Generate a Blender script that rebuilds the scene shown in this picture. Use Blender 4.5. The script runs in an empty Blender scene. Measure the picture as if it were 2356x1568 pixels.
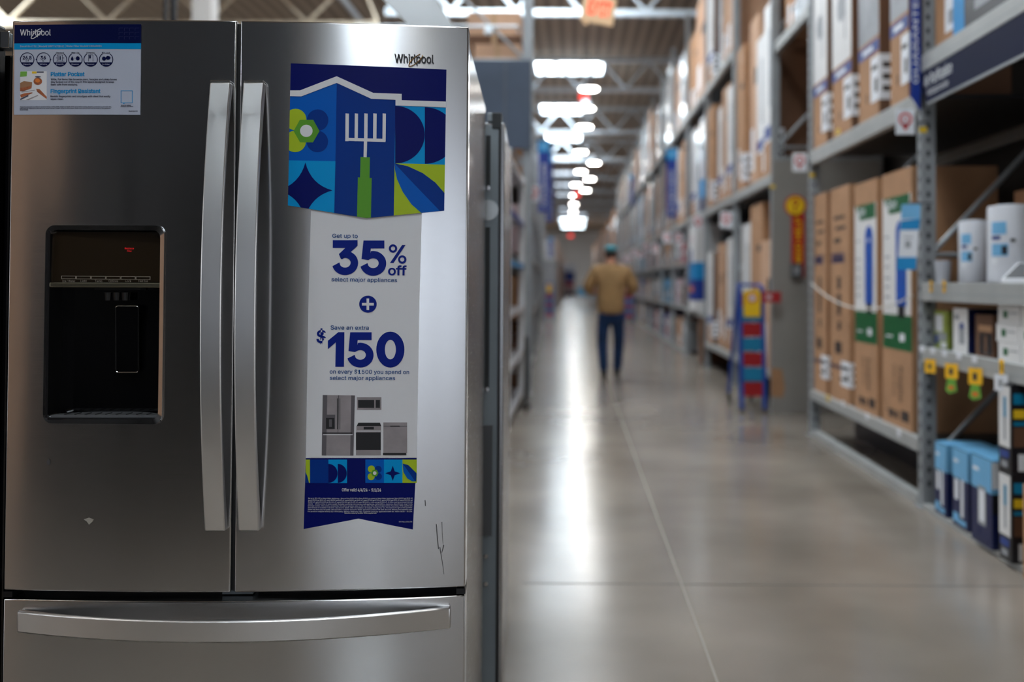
import bpy, bmesh, math, random
from mathutils import Vector, Matrix
random.seed(7)
SC = bpy.context.scene
COL = SC.collection
PI = math.pi
R = math.radians

# ------------------------------------------------------------------ camera
FPX, CXP, CYP, CAMH = 2300.0, 1305.0, 601.0, 1.24      # focal length and principal point in photo pixels, eye height
PITCH, YAW, ROLL = R(1.18), R(0.37), R(0.25)
_f = Vector((-math.sin(YAW) * math.cos(PITCH), math.cos(YAW) * math.cos(PITCH), math.sin(PITCH)))
_r = _f.cross(Vector((0, 0, 1))).normalized()
_u = _r.cross(_f)
RT = _r * math.cos(ROLL) + _u * math.sin(ROLL)
UP = _u * math.cos(ROLL) - _r * math.sin(ROLL)
CAMP = Vector((0, 0, CAMH))
cam_d = bpy.data.cameras.new('camera')
cam = bpy.data.objects.new('camera', cam_d)
COL.objects.link(cam)
m = Matrix((RT, UP, -_f)).transposed().to_4x4()
m.translation = CAMP
cam.matrix_world = m
cam_d.sensor_width = 36.0
cam_d.sensor_fit = 'HORIZONTAL'
cam_d.lens = 36.0 * FPX / 2356.0
cam_d.shift_x = (1178 - CXP) / 2356.0
cam_d.shift_y = -(784 - CYP) / 2356.0
cam_d.clip_end = 400
cam_d.dof.use_dof = True
cam_d.dof.focus_distance = 1.97
cam_d.dof.aperture_fstop = 2.0
SC.camera = cam

# ------------------------------------------------------------------ world and exposure
world = bpy.data.worlds.new('world')
SC.world = world
world.use_nodes = True
world.node_tree.nodes['Background'].inputs[0].default_value = (0.60, 0.62, 0.64, 1)
world.node_tree.nodes['Background'].inputs[1].default_value = 0.75
SC.view_settings.view_transform = 'Standard'
SC.view_settings.look = 'None'
SC.view_settings.gamma = 1.0
SC.view_settings.use_curve_mapping = False
SC.view_settings.exposure = 1.72
SKY_E, LAMP_E = 6.5, 20.0
SC.cycles.use_denoising = True
SC.cycles.max_bounces = 6
SC.cycles.sample_clamp_indirect = 4.0
SC.cycles.caustics_reflective = False
SC.cycles.caustics_refractive = False


def ray(px, py):
    return _f + RT * ((px - CXP) / FPX) - UP * ((py - CYP) / FPX)


def atY(px, py, Y):
    d = ray(px, py)
    return CAMP + d * (Y / d.y)


def atX(px, py, X):
    d = ray(px, py)
    return CAMP + d * (X / d.x)


def atZ(px, py, Z):
    d = ray(px, py)
    return CAMP + d * ((Z - CAMH) / d.z)


# ------------------------------------------------------------------ materials
def lin(c):
    c = c / 255.0
    return c / 12.92 if c <= 0.04045 else ((c + 0.055) / 1.055) ** 2.4


def rgb(r, g, b):
    return (lin(r), lin(g), lin(b), 1.0)


MATS = {}


def mk(name, col, rough=0.5, metal=0.0, noise=0.0, nscale=8.0, emit=0.0, spec=0.5, bump=0.0, coat=0.0, stretch=None):
    mt = bpy.data.materials.new(name)
    mt.use_nodes = True
    nt = mt.node_tree
    b = nt.nodes['Principled BSDF']
    b.inputs['Base Color'].default_value = col
    b.inputs['Roughness'].default_value = rough
    b.inputs['Metallic'].default_value = metal
    b.inputs['Specular IOR Level'].default_value = spec
    if coat:
        b.inputs['Coat Weight'].default_value = coat
        b.inputs['Coat Roughness'].default_value = 0.08
    if emit:
        b.inputs['Emission Color'].default_value = col
        b.inputs['Emission Strength'].default_value = emit
    if noise or bump:
        tc = nt.nodes.new('ShaderNodeTexCoord')
        mp = nt.nodes.new('ShaderNodeMapping')
        if stretch:
            mp.inputs['Scale'].default_value = stretch
        n = nt.nodes.new('ShaderNodeTexNoise')
        n.inputs['Scale'].default_value = nscale
        n.inputs['Detail'].default_value = 5
        nt.links.new(tc.outputs['Object'], mp.inputs[0])
        nt.links.new(mp.outputs[0], n.inputs['Vector'])
        if noise:
            rmp = nt.nodes.new('ShaderNodeValToRGB')
            rmp.color_ramp.elements[0].position = 0.3
            rmp.color_ramp.elements[1].position = 0.72
            rmp.color_ramp.elements[0].color = (max(0, col[0] * (1 - noise)), max(0, col[1] * (1 - noise)), max(0, col[2] * (1 - noise)), 1)
            rmp.color_ramp.elements[1].color = (min(1, col[0] * (1 + noise)), min(1, col[1] * (1 + noise)), min(1, col[2] * (1 + noise)), 1)
            nt.links.new(n.outputs['Fac'], rmp.inputs[0])
            nt.links.new(rmp.outputs[0], b.inputs['Base Color'])
        if bump:
            bp = nt.nodes.new('ShaderNodeBump')
            bp.inputs['Strength'].default_value = bump
            bp.inputs['Distance'].default_value = 0.01
            nt.links.new(n.outputs['Fac'], bp.inputs['Height'])
            nt.links.new(bp.outputs[0], b.inputs['Normal'])
    MATS[name] = mt
    return mt


def steel(name, col, rough, aniso, axis='Z', rot=0.0, nscale=(2, 2, 220)):
    """brushed metal: anisotropic reflection along a tangent plus a fine streaked grain"""
    mt = mk(name, col, rough, 1.0)
    nt = mt.node_tree
    b = nt.nodes['Principled BSDF']
    b.inputs['Anisotropic'].default_value = aniso
    b.inputs['Anisotropic Rotation'].default_value = rot
    t = nt.nodes.new('ShaderNodeTangent')
    t.direction_type = 'RADIAL'
    t.axis = axis
    nt.links.new(t.outputs[0], b.inputs['Tangent'])
    tc = nt.nodes.new('ShaderNodeTexCoord')
    mp = nt.nodes.new('ShaderNodeMapping')
    mp.inputs['Scale'].default_value = nscale
    n = nt.nodes.new('ShaderNodeTexNoise')
    n.inputs['Scale'].default_value = 6
    n.inputs['Detail'].default_value = 3
    nt.links.new(tc.outputs['Object'], mp.inputs[0])
    nt.links.new(mp.outputs[0], n.inputs['Vector'])
    mr = nt.nodes.new('ShaderNodeMapRange')
    mr.inputs['To Min'].default_value = rough * 0.85
    mr.inputs['To Max'].default_value = rough * 1.2
    nt.links.new(n.outputs['Fac'], mr.inputs['Value'])
    nt.links.new(mr.outputs[0], b.inputs['Roughness'])
    return mt


steel('stainless', (0.60, 0.60, 0.61, 1), 0.17, 0.92, rot=0.25)
steel('stainless_handle', (0.80, 0.80, 0.81, 1), 0.30, 0.3, nscale=(160, 160, 3))
steel('case_steel', (0.42, 0.42, 0.43, 1), 0.25, 0.4)
mk('chrome', (0.72, 0.73, 0.75, 1), 0.08, 1.0)
mk('gold', rgb(190, 150, 90), 0.2, 1.0)
mk('gasket', rgb(12, 12, 14), 0.6)
mk('black_plastic', rgb(10, 10, 14), 0.35)
mk('black_gloss', rgb(6, 6, 8), 0.08, coat=0.5)
mk('black_enamel', rgb(9, 9, 12), 0.16)
mk('control_glass', rgb(40, 31, 21), 0.07, coat=0.6)  # brown base colour carries the warm reflection on the panel
mk('bronze_lip', rgb(120, 116, 100), 0.3, 0.9)
mk('print_grey', rgb(150, 140, 130), 0.5)
mk('led_red', rgb(220, 20, 30), 0.5, emit=0.15)
mk('galvanised', rgb(140, 150, 158), 0.42, 0.2, noise=0.12, nscale=3)
mk('slot_dark', rgb(50, 54, 58), 0.6)
mk('white_plastic', rgb(236, 238, 242), 0.35)
mk('p_white', rgb(224, 224, 229), 0.32)
mk('p_navy', rgb(0, 12, 96), 0.28, spec=0.12)
mk('p_navy2', rgb(0, 34, 128), 0.28, spec=0.12)
mk('p_blue', rgb(0, 92, 190), 0.28, spec=0.12)
mk('p_mid', rgb(0, 52, 138), 0.28, spec=0.12)
mk('p_sky', rgb(0, 152, 220), 0.28, spec=0.12)
mk('p_lime', rgb(172, 196, 44), 0.28, spec=0.12)
mk('p_green', rgb(94, 158, 52), 0.28, spec=0.12)
mk('p_text', rgb(0, 30, 130), 0.3, spec=0.12)
mk('p_text2', rgb(20, 76, 140), 0.3, spec=0.12)
mk('p_dnavy', rgb(0, 10, 62), 0.35, spec=0.12)
mk('p_cyan', rgb(0, 142, 205), 0.35, spec=0.12)
mk('p_sheet', rgb(178, 184, 202), 0.4)
mk('p_ink', rgb(58, 60, 84), 0.5)
mk('p_steel', rgb(150, 142, 146), 0.5, noise=0.15, nscale=30)
mk('p_steeld', rgb(92, 88, 94), 0.5)
mk('p_blackink', rgb(16, 16, 22), 0.5)
mk('p_wood', rgb(150, 104, 70), 0.5, noise=0.3, nscale=60)
mk('p_food', rgb(158, 84, 46), 0.5, noise=0.4, nscale=120)
mk('cardboard', rgb(170, 127, 93), 0.8, noise=0.10, nscale=5)
mk('cardboard2', rgb(156, 113, 82), 0.8, noise=0.10, nscale=5)
mk('cardboard3', rgb(192, 152, 124), 0.8, noise=0.08, nscale=5)
mk('cardboard4', rgb(98, 66, 45), 0.8, noise=0.10, nscale=5)
mk('tape', rgb(176, 140, 104), 0.3)
mk('carton_white', rgb(224, 222, 222), 0.45, noise=0.05, nscale=3)
mk('carton_grey', rgb(150, 152, 158), 0.5, noise=0.2, nscale=6)
mk('carton_blue', rgb(40, 66, 140), 0.5)
mk('carton_navy', rgb(14, 26, 74), 0.4)
mk('carton_sky', rgb(112, 178, 222), 0.4, noise=0.08, nscale=6)
mk('carton_green', rgb(0, 92, 48), 0.45)
mk('carton_lime', rgb(150, 164, 70), 0.5, noise=0.25, nscale=20)
mk('carton_black', rgb(26, 26, 32), 0.35)
mk('carton_red', rgb(170, 30, 36), 0.45)
mk('carton_teal', rgb(0, 128, 170), 0.4)
mk('carton_yellow', rgb(236, 196, 30), 0.5)
mk('carton_orange', rgb(222, 120, 40), 0.5)
mk('carton_pink', rgb(214, 190, 196), 0.5)
mk('shrinkwrap', rgb(205, 208, 214), 0.22, noise=0.18, nscale=7, coat=0.4, bump=0.4)
mk('can_blue', rgb(16, 82, 178), 0.35)
mk('ink', rgb(46, 34, 30), 0.7)
mk('label_white', rgb(228, 230, 236), 0.5)
mk('yellow_tag', rgb(250, 190, 20), 0.45)
mk('green_tag', rgb(110, 170, 60), 0.45)
mk('rack_grey', rgb(150, 154, 158), 0.45, 0.25, noise=0.10, nscale=6)
mk('beam_grey', rgb(168, 169, 168), 0.45, 0.15, noise=0.08, nscale=5)
mk('rack_dark', rgb(96, 98, 102), 0.5, 0.3)
mk('deck_wire', rgb(46, 45, 46), 0.6)
mk('panel_grey', rgb(142, 138, 134), 0.55, noise=0.06, nscale=3)
mk('hole', rgb(34, 36, 42), 0.8)
mk('slate', rgb(66, 78, 96), 0.6, noise=0.05)
mk('dark_slate', rgb(36, 38, 44), 0.5)
mk('sign_navy', rgb(8, 16, 50), 0.6, spec=0.1)
mk('banner_blue', rgb(0, 46, 140), 0.5)
mk('banner_sky', rgb(0, 136, 200), 0.5)
mk('pin_red', rgb(206, 34, 44), 0.5)
mk('help_red', rgb(190, 16, 30), 0.4)
mk('help_yellow', rgb(248, 204, 24), 0.4)
mk('cord_white', rgb(210, 206, 200), 0.5)
mk('ladder_blue', rgb(0, 62, 150), 0.4)
mk('tread_teal', rgb(0, 124, 168), 0.5)
mk('tread_red', rgb(160, 8, 20), 0.5)
mk('exit_face', rgb(230, 196, 156), 0.5, emit=0.10)
mk('exit_red', rgb(250, 64, 36), 0.5, emit=0.35)
mk('exit_glow', rgb(255, 60, 50), 0.5, emit=.6)
mk('truss_white', rgb(226, 236, 244), 0.5)
mk('joist', rgb(150, 140, 128), 0.6)
mk('jacket', rgb(164, 130, 88), 0.9, noise=0.16, nscale=9, bump=0.5)
mk('jeans', rgb(14, 44, 84), 0.9, noise=0.25, nscale=10)
mk('shoe', rgb(16, 16, 20), 0.6)
mk('skin', rgb(196, 140, 116), 0.6)
mk('hair', rgb(16, 13, 12), 0.8)
mk('cap_teal', rgb(70, 176, 196), 0.8)
mk('cart_grey', rgb(150, 156, 162), 0.4, 0.5)
mk('rubber', rgb(20, 20, 22), 0.7)
mk('lamp_housing', rgb(190, 192, 196), 0.4, 0.3)
mk('skylight_glow', (0.86, 0.95, 1.0, 1), 0.5, emit=SKY_E)
mk('skylight_far', (0.74, 0.84, 0.95, 1), 0.5, emit=.7)
mk('lamp_glow', (1.0, 0.97, 0.90, 1), 0.5, emit=LAMP_E)
mk('purifier_white', rgb(216, 218, 226), 0.35)
mk('purifier_grey', rgb(176, 178, 186), 0.4)
mk('wall_paint', rgb(214, 208, 204), 0.8, noise=0.1, nscale=0.3)
mk('scuff', rgb(60, 58, 60), 0.6)
mk('door_dent', rgb(215, 210, 200), 0.3, 0.6)
mk('disc_clear', rgb(200, 206, 210), 0.15, 0.2, coat=0.5)  # pale colour holds the glare on a clear sticker


def floor_material():
    mt = mk('polished_concrete', rgb(140, 136, 130), 0.19, spec=0.30)
    nt = mt.node_tree
    b = nt.nodes['Principled BSDF']
    tc = nt.nodes.new('ShaderNodeTexCoord')
    n1 = nt.nodes.new('ShaderNodeTexNoise')
    n1.inputs['Scale'].default_value = 0.8
    n1.inputs['Detail'].default_value = 3.5
    n1.inputs['Roughness'].default_value = 0.5
    nt.links.new(tc.outputs['Object'], n1.inputs['Vector'])
    rp = nt.nodes.new('ShaderNodeValToRGB')
    e = rp.color_ramp.elements
    e[0].position = 0.25; e[0].color = rgb(108, 99, 91)
    e[1].position = 0.80; e[1].color = rgb(160, 149, 138)
    nt.links.new(n1.outputs['Fac'], rp.inputs[0])
    nt.links.new(rp.outputs[0], b.inputs['Base Color'])


floor_material()


def deck_material():
    mt = mk('roof_deck', rgb(128, 118, 108), 0.7)
    nt = mt.node_tree
    b = nt.nodes['Principled BSDF']
    tc = nt.nodes.new('ShaderNodeTexCoord')
    w = nt.nodes.new('ShaderNodeTexWave')
    w.inputs['Scale'].default_value = 1.05
    w.bands_direction = 'X'
    nt.links.new(tc.outputs['Object'], w.inputs['Vector'])
    rp = nt.nodes.new('ShaderNodeValToRGB')
    rp.color_ramp.elements[0].color = rgb(150, 134, 118)
    rp.color_ramp.elements[1].color = rgb(206, 190, 172)
    nt.links.new(w.outputs['Fac'], rp.inputs[0])
    nt.links.new(rp.outputs[0], b.inputs['Base Color'])


deck_material()


# ------------------------------------------------------------------ mesh builder
class MB:
    def __init__(s):
        s.v, s.f, s.m, s.names = [], [], [], []

    def mi(s, name):
        if name not in s.names:
            s.names.append(name)
        return s.names.index(name)

    def add(s, vs, fs, mat):
        o = len(s.v)
        s.v += [tuple(p) for p in vs]
        k = s.mi(mat)
        for f in fs:
            s.f.append(tuple(i + o for i in f))
            s.m.append(k)
        return s

    def box(s, x0, x1, y0, y1, z0, z1, mat):
        if x0 > x1: x0, x1 = x1, x0
        if y0 > y1: y0, y1 = y1, y0
        if z0 > z1: z0, z1 = z1, z0
        vs = [(x, y, z) for x in (x0, x1) for y in (y0, y1) for z in (z0, z1)]
        return s.add(vs, [(0, 1, 3, 2), (4, 6, 7, 5), (0, 4, 5, 1), (2, 3, 7, 6), (0, 2, 6, 4), (1, 5, 7, 3)], mat)

    def prism(s, pts, vec, mat):
        n = len(pts)
        vec = Vector(vec)
        vs = [Vector(p) for p in pts] + [Vector(p) + vec for p in pts]
        fs = [tuple(range(n))[::-1], tuple(range(n, 2 * n))] + [(i, (i + 1) % n, (i + 1) % n + n, i + n) for i in range(n)]
        return s.add(vs, fs, mat)

    def poly(s, pts, mat):
        return s.add(pts, [tuple(range(len(pts)))], mat)

    def cyl(s, p0, p1, r0, r1, mat, n=16):
        p0, p1 = Vector(p0), Vector(p1)
        d = (p1 - p0).normalized()
        a = Vector((0, 0, 1)) if abs(d.z) < 0.9 else Vector((1, 0, 0))
        e1 = d.cross(a).normalized()
        e2 = d.cross(e1)
        vs = []
        for p, r in ((p0, r0), (p1, r1)):
            for i in range(n):
                t = 2 * PI * i / n
                vs.append(p + e1 * math.cos(t) * r + e2 * math.sin(t) * r)
        fs = [(i, (i + 1) % n, (i + 1) % n + n, i + n) for i in range(n)]
        fs += [tuple(range(n))[::-1], tuple(range(n, 2 * n))]
        return s.add(vs, fs, mat)

    def tube(s, path, r, mat, n=8, closed=False):
        P = [Vector(p) for p in path]
        k = len(P)
        vs = []
        for i, p in enumerate(P):
            if closed:
                d = (P[(i + 1) % k] - P[i - 1]).normalized()
            else:
                d = (P[min(i + 1, k - 1)] - P[max(i - 1, 0)]).normalized()
            a = Vector((0, 0, 1)) if abs(d.z) < 0.9 else Vector((0, 1, 0))
            e1 = d.cross(a).normalized()
            e2 = d.cross(e1)
            for j in range(n):
                t = 2 * PI * j / n
                vs.append(p + e1 * math.cos(t) * r + e2 * math.sin(t) * r)
        fs = []
        for i in range(k if closed else k - 1):
            i2 = (i + 1) % k
            for j in range(n):
                fs.append((i * n + j, i * n + (j + 1) % n, i2 * n + (j + 1) % n, i2 * n + j))
        if not closed:
            fs += [tuple(range(n))[::-1], tuple((k - 1) * n + j for j in range(n))]
        return s.add(vs, fs, mat)

    def lathe(s, cx, cy, prof, mat, n=28):
        vs, k = [], len(prof)
        for r, z in prof:
            for j in range(n):
                t = 2 * PI * j / n
                vs.append((cx + r * math.cos(t), cy + r * math.sin(t), z))
        fs = []
        for i in range(k - 1):
            for j in range(n):
                fs.append((i * n + j, i * n + (j + 1) % n, (i + 1) * n + (j + 1) % n, (i + 1) * n + j))
        fs += [tuple(range(n))[::-1], tuple((k - 1) * n + j for j in range(n))]
        return s.add(vs, fs, mat)

    def build(s, name, parent=None, loc=None, rotz=0.0, bevel=0.0, smooth=False, segs=2):
        me = bpy.data.meshes.new(name)
        me.from_pydata(s.v, [], s.f)
        for n in s.names:
            me.materials.append(MATS[n])
        for p, k in zip(me.polygons, s.m):
            p.material_index = k
        if smooth:
            me.shade_smooth()
            me.set_sharp_from_angle(angle=R(35))
        me.update()
        o = bpy.data.objects.new(name, me)
        COL.objects.link(o)
        if parent: o.parent = parent
        if loc: o.location = loc
        if rotz: o.rotation_euler = (0, 0, rotz)
        if bevel:
            b = o.modifiers.new('bevel', 'BEVEL')
            b.width = bevel
            b.segments = segs
            b.limit_method = 'ANGLE'
            b.angle_limit = R(40)
        return o


def tag(o, label, cat, group=None, kind=None):
    if label: o['label'] = label
    if cat: o['category'] = cat
    if group: o['group'] = group
    if kind: o['kind'] = kind
    return o


def thing(name, label, cat, loc=(0, 0, 0), rotz=0, group=None):
    o = bpy.data.objects.new(name, None)
    o.empty_display_size = 0.1
    COL.objects.link(o)
    o.location = loc
    o.rotation_euler = (0, 0, rotz)
    return tag(o, label, cat, group)


def struct(o):
    o['kind'] = 'structure'
    return o


def copy_tree(o, parent=None):
    c = o.copy()
    COL.objects.link(c)
    c.parent = parent
    for ch in list(o.children):
        copy_tree(ch, c)
    return c


# ------------------------------------------------------------------ flat lettering
_TC = {}
BOLDK = 0.6
try:
    import os
    _fp = os.path.join(bpy.utils.system_resource('DATAFILES'), 'fonts', 'Inter.woff2')
    FONT = bpy.data.fonts.load(_fp) if os.path.exists(_fp) else None
except Exception:
    FONT = None
if not FONT: BOLDK = 1.0


def glyphs(s, bold=0.0, res=3):
    key = (s, bold, res)
    if key in _TC: return _TC[key]
    cu = bpy.data.curves.new('lettering', 'FONT')
    cu.body = s
    cu.size = 1.0
    if FONT: cu.font = FONT
    cu.offset = bold * BOLDK
    cu.resolution_u = res
    cu.fill_mode = 'FRONT'
    ob = bpy.data.objects.new('lettering', cu)
    COL.objects.link(ob)
    dg = bpy.context.evaluated_depsgraph_get()
    me = bpy.data.meshes.new_from_object(ob.evaluated_get(dg))
    vs = [(v.co.x, v.co.y) for v in me.vertices]
    fs = [tuple(p.vertices) for p in me.polygons]
    bpy.data.objects.remove(ob)
    bpy.data.curves.remove(cu)
    bpy.data.meshes.remove(me)
    xs = [v[0] for v in vs] or [0, 1]
    x0, x1 = min(xs), max(xs)
    _TC[key] = (vs, fs, x0, x1)
    return _TC[key]


_hv = glyphs('H', 0.0, 1)[0]
CAP = max(v[1] for v in _hv)


def text3d(mb, s, o, ex, ey, width, mat, height=None, bold=0.0, off=0.0, res=2):
    """letters in the plane spanned by ex (reading direction) and ey (up), scaled to a width"""
    vs, fs, x0, x1 = glyphs(s, bold, res)
    k = width / (x1 - x0)
    ky = k if height is None else height / CAP
    ex, ey, o = Vector(ex), Vector(ey), Vector(o)
    nn = ex.cross(ey).normalized()
    mb.add([o + ex * ((x - x0) * k) + ey * (y * ky) + nn * off for x, y in vs], fs, mat)


# =================================================================== THE SETTING
mb = MB(); mb.box(-45, 45, -32, 118, -0.2, 0, 'polished_concrete'); struct(mb.build('floor'))
CEIL = 7.2
mb = MB(); mb.box(-45, 45, -32, 118, CEIL, CEIL + 0.2, 'roof_deck'); struct(mb.build('ceiling'))
mb = MB(); mb.box(-45, 45, 118, 118.3, 0, CEIL, 'wall_paint'); struct(mb.build('wall_far'))
# saw-cut joints in the slab
a, b = atZ(1430, 965, 0), atZ(1650, 1567, 0)
dx = (b.x - a.x) / (b.y - a.y)
mb = MB()
mk('joint', rgb(150, 143, 132), 0.6)
mk('joint_dark', rgb(96, 92, 88), 0.6)
xa, xb = a.x + dx * (1.0 - a.y), a.x + dx * (60 - a.y)
mb.prism([(xa - .0035, 1, 0), (xa + .0035, 1, 0), (xb + .0035, 60, 0), (xb - .0035, 60, 0)], (0, 0, .0012), 'joint')
struct(mb.build('trim_1'))
yj = atZ(1250, 1341, 0).y
mb = MB(); mb.box(-0.2, 6, yj - .003, yj + .003, 0, .0011, 'joint_dark'); struct(mb.build('trim_2'))
yj2 = atZ(1250, 957, 0).y
mb = MB(); mb.box(-0.5, 6, yj2 - .006, yj2 + .006, 0, .0011, 'joint_dark'); struct(mb.build('trim_3'))

# roof trusses across the hall
ORD = ['first', 'second', 'third', 'fourth', 'fifth', 'sixth', 'seventh', 'eighth', 'ninth', 'tenth', 'eleventh', 'twelfth', 'thirteenth',
       'fourteenth', 'fifteenth', 'sixteenth', 'seventeenth', 'eighteenth', 'nineteenth', 'twentieth']
TZ0, TZ1 = 6.28, 7.02
def truss_mesh(x0, x1, z0, z1, mat, step):
    mb = MB()
    mb.box(x0, x1, -.07, .07, z0, z0 + .12, mat)
    mb.box(x0, x1, -.07, .07, z1 + .06, CEIL - .005, mat)
    x, k = x0, 0
    while x < x1 - .1:
        za, zb = (z0 + .1, z1 + .08) if k % 2 == 0 else (z1 + .08, z0 + .1)
        mb.cyl((x, 0, za), (min(x1, x + step), 0, zb), .035, .035, mat, 6)
        x += step
        k += 1
    return mb.build('roof_truss')
mk('truss_beige', rgb(226, 210, 186), .6)
tr0 = truss_mesh(-3.6, 14, TZ0, TZ1, 'truss_white', .62)
for i in range(3):
    o = truss_mesh(-26, -3.75, 6.05, TZ1, 'truss_beige', .95) if i == 0 else tl_.copy()
    if i: COL.objects.link(o)
    tl_ = o
    o.location = (0, 18.9 + 7.55 * i, 0)
    tag(o, 'beige roof truss above the refrigerators, %s from the camera' % ORD[i], 'roof truss', 'beige roof trusses on the left')
for i in range(9):
    o = tr0 if i == 0 else tr0.copy()
    if i: COL.objects.link(o)
    o.location = (0, 18.9 + 7.55 * i, 0)
    tag(o, 'white zigzag roof truss across the hall, %s one from the camera' % ORD[i], 'roof truss', 'roof trusses')
for i in range(2):
    o = tr0.copy(); COL.objects.link(o)
    o.location = (0, 11.35 - 9.5 * i, 0)
    tag(o, 'white zigzag roof truss above the frame, %s' % ('just before the first one seen' if i == 0 else 'over the camera'), 'roof truss', 'roof trusses')

# skylights: three panes of daylight in a curb
def skylight(Y, lab, xs=(-1.08, .80), glow='skylight_glow'):
    t = thing('skylight', lab, 'skylight', (0, Y, CEIL), 0, 'skylights in the roof')
    w = (xs[1] - xs[0]) / 3
    f = MB()
    f.box(xs[0] - .08, xs[1] + .08, -.93, -.85, -.10, -.002, 'truss_white')
    f.box(xs[0] - .08, xs[1] + .08, .85, .93, -.10, -.002, 'truss_white')
    for i in range(4):
        f.box(xs[0] + w * i - .03, xs[0] + w * i + .03, -.85, .85, -.10, -.002, 'truss_white')
    f.build('frame', t)
    for i in range(3):
        MB().box(xs[0] + w * i + .03, xs[0] + w * (i + 1) - .03, -.85, .85, -.03, -.004, glow).build('pane', t)
    return t
for i in range(13):
    skylight(27.3 + 6.65 * i, 'bright skylight in the roof above the aisle, %s one from the camera' % ORD[i], (-1.08, .80) if i == 0 else ((-1.15, .30) if i < 9 else (-1.3, 1.1)), 'skylight_glow' if i < 3 or i > 9 else 'skylight_far')
BACK = ['over the near end of the aisle, out of the frame', 'above the refrigerators, out of the frame', 'right over the camera, out of the frame', 'behind the camera over the aisle',
        'second behind the camera', 'third behind the camera']
for i in range(6):
    skylight(17.4 - 6.8 * i, 'bright skylight ' + BACK[i], (-3.2, .5) if i < 2 else (-1.08, .8))
for i in range(5):  # unseen skylights added to fill the dark hall with light
    skylight(30 - 12 * i, 'bright skylight added in the roof of the hall to the left, %s from the far end' % ORD[i], (-13.5, -10.5))

# high-bay lamps in two rows
def lamp(X, Y, lab, Z=6.15):
    t = thing('high_bay_lamp', lab, 'ceiling lamp', (X, Y, Z), 0, 'high bay lamps over the aisle')
    MB().lathe(0, 0, [(.06, .34), (.10, .30), (.12, .16), (.24, .02), (.25, 0), (.235, 0), (.22, .015)], 'lamp_housing').build('housing', t)
    MB().lathe(0, 0, [(.215, -.012), (.215, .012)], 'lamp_glow').build('lens', t)
    MB().cyl((0, 0, .34), (0, 0, CEIL - Z - .002), .012, .012, 'rack_dark', 8).build('stem', t)
    return t
LP = [(1355, 205), (1348, 250), (1345, 292), (1336, 350), (1336, 395), (1325, 425), (1322, 450), (1320, 470), (1319, 487), (1319, 500)]
LP2 = [(1367, 375), (1357, 412), (1347, 438)]
for i, (px, py) in enumerate(LP):
    p = atZ(px, py, 6.15)
    lamp(p.x, p.y, 'round glowing high bay lamp over the aisle, %s of the main row' % ORD[i])
for i, (px, py) in enumerate(LP2):
    p = atZ(px, py, 6.15)
    lamp(p.x, p.y, 'round glowing high bay lamp in the right hand row, %s of three' % ORD[i])
for i, Y in enumerate((15.2, 8.2, 1.6, -5.5)):
    lamp(.42, Y, 'round high bay lamp above the frame, %s before the visible row' % ORD[i])
for i, (X, Y) in enumerate([(-7, 15), (-7, 6), (-5, -.8), (-14, 10), (9, 12), (9, 4)]):  # third lamp added to light the cartons behind the camera
    lamp(X, Y, 'round unseen high bay lamp out over the rest of the hall, %s of six' % ORD[i])

# pipes along the roof
for i, (X, Z, r, nm, lb) in enumerate([(3.0, 6.6, .05, 'sprinkler_pipe', 'pale sprinkler pipe running down the hall above the right racks'),
                                       (5.2, 6.85, .04, 'conduit', 'thin pale conduit running down the hall, right of the sprinkler pipe'),
                                       (-4.5, 6.7, .06, 'duct_pipe', 'pale round duct running down the hall left of the aisle')]):
    mb = MB(); mb.cyl((X, -5, Z), (X, 90, Z), r, r, 'truss_white', 8)
    for Y in range(0, 90, 8):
        mb.cyl((X, Y, Z), (X, Y, CEIL - .002), .012, .012, 'truss_white', 5)
    tag(mb.build(nm), lb, 'pipe')

# =================================================================== THE REFRIGERATOR
FO = Vector((-0.6663, 1.9905, 0.0))
FROT = math.atan2(0.0394, 0.9026)
FI = Matrix.Rotation(-FROT, 3, 'Z')
HW = 0.4525


def surf(u):
    return 0.026 * (u / HW) ** 2 - 0.026


def fplane(px, py, y):
    """where the line of sight meets the plane y in the refrigerator's own frame"""
    o = FI @ (CAMP - FO)
    d = FI @ ray(px, py)
    t = (y - o.y) / d.y
    p = o + d * t
    return p.x, p.z


def fp(px, py, lift=0.0):
    y = 0.0
    for _ in range(6):
        u, z = fplane(px, py, y)
        y = surf(u) - lift
    return u, z


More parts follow.
